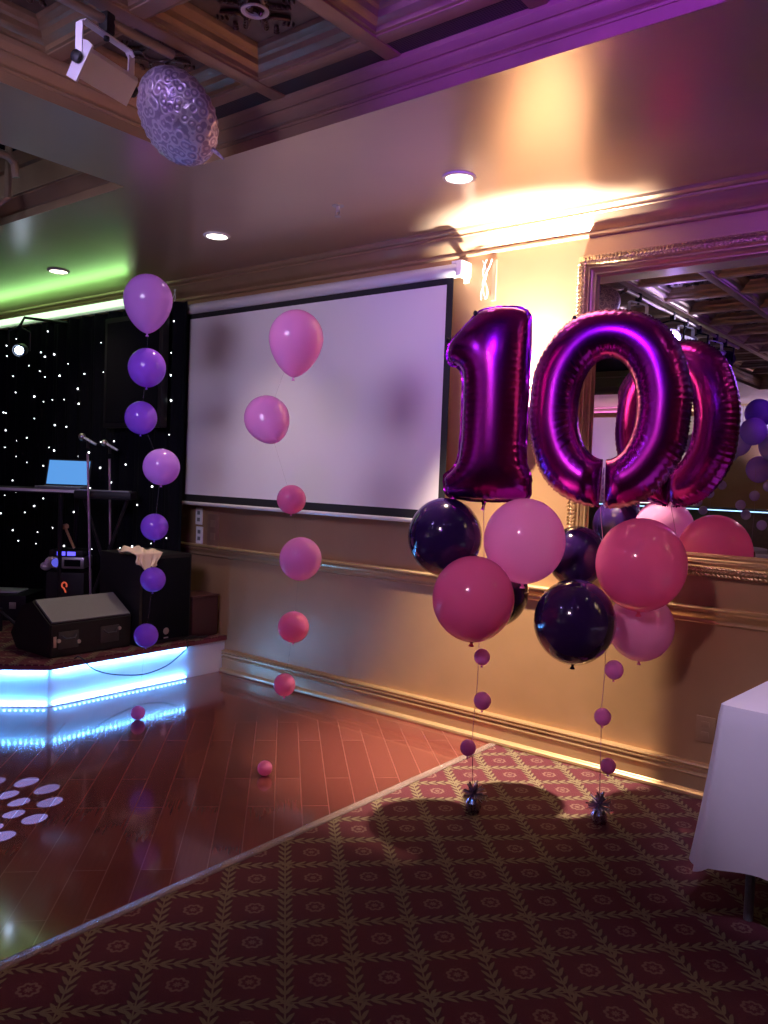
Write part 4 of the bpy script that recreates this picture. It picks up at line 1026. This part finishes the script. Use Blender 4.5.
arc = [q+fn*0.012+rxx*(0.018*math.cos(a))+Vector((0, 0, 0.022*math.sin(a)+0.01)) for a in np.linspace(-0.6, 4.6, 14)]+[q+fn*0.012+rxx*0.012+Vector((0, 0, -0.045))]
b.tube(arc, 0.006, 6); b.build('badge', emit('red_badge', (0.7, 0.10, 0.05), 0.55, False), t)
# wooden arm lamp on the rack, white bag, paper, stand foot
p0, p1 = at(74, 548, 1, 3.45), at(65, 527, 1, 3.45)
t = thing('wooden_mallet', (p0.x, p0.y, p0.z), 'wooden stick with round head leaning on the rack', 'stick')
b = MB(); b.tube([p0, p1], 0.010, 8); b.build('handle', mat('pine', (0.5, 0.3, 0.14), 0.5), t)
b = MB(); b.tube([p1+Vector((-0.03, 0, 0.0)), p1+Vector((0.022, 0, 0.008))], 0.02, 10); b.build('head', mat('pine_head', (0.55, 0.33, 0.16), 0.5), t)
p = at(46, 566, 1, 3.45); b = MB(); b.ball(p, (0.05, 0.04, 0.035), 12, 8); b.ball(p+Vector((0.035, 0.0, 0.03)), (0.03, 0.03, 0.04), 10, 8); tag(b.build('crumpled_bag', M['white']), 'small crumpled white bag beside the silver receiver', 'bag')
p = at(4, 590, 1, 3.3); t = thing('folded_sheet', (p.x, p.y, p.z-0.03), 'white folded sheet lying on a low black case at left edge', 'sheet')
b = MB(); b.box(p, (0.30, 0.22, 0.012), Rd, 0.003); b.build('sheet', M['white'], t)
p = p+Vector((0, 0, -0.008))
t = thing('flight_case', (p.x, p.y, SZ), 'low black flight case at the left edge of the stage', 'case')
b = MB(); b.box((p.x, p.y, (SZ+p.z)/2), (0.5, 0.4, p.z-SZ-0.002), Rd, 0.01); b.build('body', M['black'], t)
b = MB()
for s in (-1, 1): b.box(Vector((p.x, p.y, p.z-0.08))-bk*0.203+dd_*0.15*s, (0.05, 0.008, 0.05), Rd, 0.002)
b.build('latch', M['steel'], t)
# tripod foot in front of it
p = Vector((-5.56, 2.84, SZ)); t = thing('tripod_stand', (p.x, p.y, SZ), 'black tripod stand feet at the left of the stage monitor', 'stand')
b = MB(); b.tube([p+Vector((0, 0, 0.06)), p+Vector((0, 0, 0.22))], 0.016, 8); b.build('pole', M['black'], t)
for a in (0.5, 2.7, 4.7):
    b = MB(); b.tube([p+Vector((0, 0, 0.2)), p+Vector((0.26*math.cos(a), 0.26*math.sin(a), 0.014))], 0.011, 6); b.build('leg', M['black'], t)

# ---------------------------------------------------------------- table with white cloth
def linen_table(cx, cy, hw, hd, rot, label_t, label_c, zt=0.75, drop=0.545):
    t = thing('banquet_table', (cx, cy, 0), label_t, 'table')
    R = Matrix.Rotation(rot, 3, 'Z'); ctr = Vector((cx, cy, 0))
    b = MB(); b.box((cx, cy, zt-0.02), (2*hw-0.02, 2*hd-0.02, 0.025), R, 0.004); b.build('table_top', M['lip'], t)
    for sx in (-1, 1):
        for sy in (-1, 1):
            p = ctr+R @ Vector((sx*(hw-0.11), sy*(hd-0.08), 0)); b = MB(); b.tube([(p.x, p.y, 0.002), (p.x, p.y, zt-0.035)], 0.016, 10); b.build('leg', M['dgrey'], t)
    # cloth: top sheet and a flared skirt that hangs lower at the corners
    b = MB(); per = []; n_c = 14; rc = 0.02
    for qx, qy, a0 in ((1, -1, -PI/2), (1, 1, 0), (-1, 1, PI/2), (-1, -1, PI)):
        for k in range(n_c+1):
            a = a0+PI/2*k/n_c; per.append((qx*(hw-rc)+rc*math.cos(a), qy*(hd-rc)+rc*math.sin(a), math.cos(a), math.sin(a), math.sin(PI*k/n_c), a))
        nx_ = {(1, -1): (0, 1), (1, 1): (-1, 0), (-1, 1): (0, -1), (-1, -1): (1, 0)}[(qx, qy)]
        ln = 2*(hd if nx_[1] else hw)-2*rc; st_ = int(ln/0.03)
        sx, sy = per[-1][0], per[-1][1]
        for k in range(1, st_):
            s = ln*k/st_; per.append((sx+nx_[0]*s, sy+nx_[1]*s, per[-1][2] if False else math.cos(a), math.sin(a), 0.0, s))
    rows = []; NR = 16
    for j in range(NR+1):
        f = j/NR; row = []
        for i, (x, y, nx_, ny_, cr, sarc) in enumerate(per):
            s = i*0.45
            fold = 0.034*math.sin(i*0.55)+0.022*math.sin(i*0.23+1.2)
            fl = f*(0.03+fold*(0.35+0.65*f))
            fl += cr*f*0.07*(0.6+0.4*f)
            dr = drop*f*(1+0.0*cr)+cr*0.03*f
            zz_ = zt+0.004-dr - (0.004 if j else 0)
            p = R @ Vector((x+nx_*max(fl, -0.0)+nx_*0.004*(j > 0), y+ny_*max(fl, 0)+ny_*0.004*(j > 0), 0)); row.append(b.v((cx+p.x, cy+p.y, zz_)))
        rows.append(row)
    Np = len(per)
    for A, B in zip(rows, rows[1:]):
        for k in range(Np): b.bm.faces.new((A[k], A[(k+1) % Np], B[(k+1) % Np], B[k]))
    b.bm.faces.new(rows[0])
    o = b.build('tablecloth', M['cloth'], None, ang=1.0); tag(o, label_c, 'tablecloth')
rotT = math.radians(-4)
R_ = Matrix.Rotation(rotT, 3, 'Z'); off = R_ @ Vector((0.92, 0.39, 0))
linen_table(-0.815+off.x, 2.97+off.y, 0.92, 0.39, rotT, 'banquet table under the white cloth at the right edge', 'white linen tablecloth hanging over the table at the right edge')

# ---------------------------------------------------------------- far side of the room (seen in the mirror)
t = thing('bar_counter', (-4.0, -4.4, 0), 'dark bar counter with a blue light line at the far side, seen in the mirror', 'bar')
b = MB(); b.bx(-6.2, -1.6, -4.6, -4.2, 0.002, 1.18, 0.01); b.build('front', M['panel'], t)
b = MB(); b.bx(-6.25, -1.55, -4.68, -4.12, 1.18, 1.23, 0.008); b.build('counter_top', M['black'], t)
b = MB(); b.bx(-6.2, -1.6, -4.118, -4.11, 1.19, 1.205); b.build('light_line', emit('bar_line', (0.35, 0.6, 1.0), 2.2), t)
b = MB(); b.bx(-8.0, -4.6, YF+0.002, YF+0.05, 0.2, 2.75); white_dr = b.build('wall_drape', M['screen']); tag(white_dr, 'pale wall drape washed with violet light on the far wall, seen in the mirror', 'drape')
b = MB()
for k in range(64):
    x0 = -4.2+k*0.045; b.tube([(x0, YF+0.06, 2.45), (x0+0.004, YF+0.06, 2.92)], 0.025, 6)
tag(b.build('wall_valance', M['screen']), 'pleated pale valance high on the far wall, seen in the mirror', 'valance')
for x_, col, e in ((-7.2, (0.65, 0.15, 1.0), 260), (-5.4, (1.0, 0.85, 0.75), 240)):  # uplights added to brighten the far drape
    t = thing('uplight', (x_, YF+0.45, 0), 'floor uplight added to wash the far drape %s' % ('violet' if e == 260 else 'warm white'), 'uplight', 'added uplights at the far wall')
    b = MB(); b.lathe([(0, 0), (0.09, 0), (0.1, 0.02), (0.09, 0.16), (0.08, 0.16), (0.07, 0.12), (0, 0.12)], 20, Matrix.Translation((x_, YF+0.45, 0.002))); b.build('can', M['black'], t)
    lamp('lamp', 'SPOT', (x_, YF+0.45, 0.2), e, col, t, (x_, YF, 2.4), 0.05, 1.3, 0.7)
t = thing('uplight', (-3.0, YF+0.6, 1.25), 'violet lamp added under the far valance to light it', 'uplight', 'added uplights at the far wall')
b = MB(); b.lathe([(0, 0), (0.06, 0), (0.06, 0.1), (0, 0.1)], 16, Matrix.Translation((-3.0, YF+0.6, 1.25))); b.tube([(-3.0, YF+0.6, 0.002), (-3.0, YF+0.6, 1.25)], 0.02, 8); b.build('can', M['black'], t)
lamp('lamp', 'SPOT', (-3.0, YF+0.6, 1.4), 130, (0.7, 0.55, 1.0), t, (-3.0, YF, 2.7), 0.05, 1.9, 0.7)  # added lamp that lights the valance
def far_bouquet(cx, cy, seed, word):
    r = random.Random(seed)
    GF = 'balloon bouquets across the room'
    pos = [((0, 0, 2.36), 0.15, 'violet', 'dark violet balloon on top of the %s bouquet across the room'), ((-0.2, 0.02, 2.04), 0.15, 'pale', 'pale lilac balloon at the left of the %s bouquet across the room'), ((0.17, -0.02, 2.0), 0.16, 'pale', 'pale lilac balloon at the right of the %s bouquet across the room'), ((0.0, -0.14, 1.74), 0.14, 'lilac', 'lilac balloon low in the %s bouquet across the room'), ((0.03, 0.30, 2.14), 0.14, 'lilac', 'lilac balloon nearest the mirror in the %s bouquet across the room')]
    for (dx, dy, z), rr_, k, lb in pos: balloon((cx+dx, cy+dy, z), rr_, L[k], lb % word, GF, 0.1, knot=False)
    for k in range(5):
        a = k*1.3; balloon((cx+0.14*math.cos(a), cy+0.14*math.sin(a), 1.55-0.11*k), 0.055, L['pale'], '%s small pale balloon from the top on the %s bouquet across the room' % (['first', 'second', 'third', 'fourth', 'fifth'][k], word), GF, 0.05, knot=False)
    string([(cx, cy, 1.75), (cx+0.01, cy, 1.3), (cx, cy, 0.86)], 'ribbon of the %s bouquet across the room' % word)
    t = thing('balloon_weight', (cx, cy, 0.755), 'silver weight under the %s bouquet across the room' % word, 'balloon weight', 'foil balloon weights')
    b = MB(); b.lathe([(0, 0), (0.05, 0), (0.045, 0.05), (0.012, 0.085), (0.02, 0.11), (0, 0.1)], 14, Matrix.Translation((cx, cy, 0.757))); b.build('foil_wrap', M['wsil'], t)
far_bouquet(-2.45, -1.6, 1, 'nearest'); far_bouquet(-3.2, -2.5, 2, 'middle'); far_bouquet(-2.3, -3.0, 3, 'farthest')
def round_table(cx, cy, word):
    t = thing('round_table', (cx, cy, 0), 'round table under a white cloth, %s, across the room' % word, 'table', 'round tables across the room')
    b = MB(); b.lathe([(0, 0.72), (0.58, 0.72), (0.58, 0.745), (0, 0.745)], 40, Matrix.Translation((cx, cy, 0))); b.build('table_top', M['lip'], t)
    b = MB(); b.lathe([(0, 0.002), (0.25, 0.004), (0.04, 0.06), (0.035, 0.72), (0, 0.72)], 20, Matrix.Translation((cx, cy, 0))); b.build('leg', M['dgrey'], t)
    b = MB(); n_ = 96; rows = []
    for j, f in enumerate((0, 0.02, 0.2, 0.5, 0.8, 1.0)):
        rows.append([b.v((cx+(0.592+0.07*f+0.03*f*math.sin(k*2*PI/n_*14))*math.cos(2*PI*k/n_), cy+(0.592+0.07*f+0.03*f*math.sin(k*2*PI/n_*14))*math.sin(2*PI*k/n_), 0.752-0.55*f)) for k in range(n_)])
    for A, B in zip(rows, rows[1:]):
        for k in range(n_): b.bm.faces.new((A[k], A[(k+1) % n_], B[(k+1) % n_], B[k]))
    b.bm.faces.new(rows[0]); tag(b.build('tablecloth', M['cloth']), 'white cloth over the round table %s, across the room' % word, 'tablecloth', 'round white cloths across the room')
round_table(-2.45, -1.6, 'under the nearest bouquet'); round_table(-3.2+0.0, -2.95, 'under the middle bouquet')
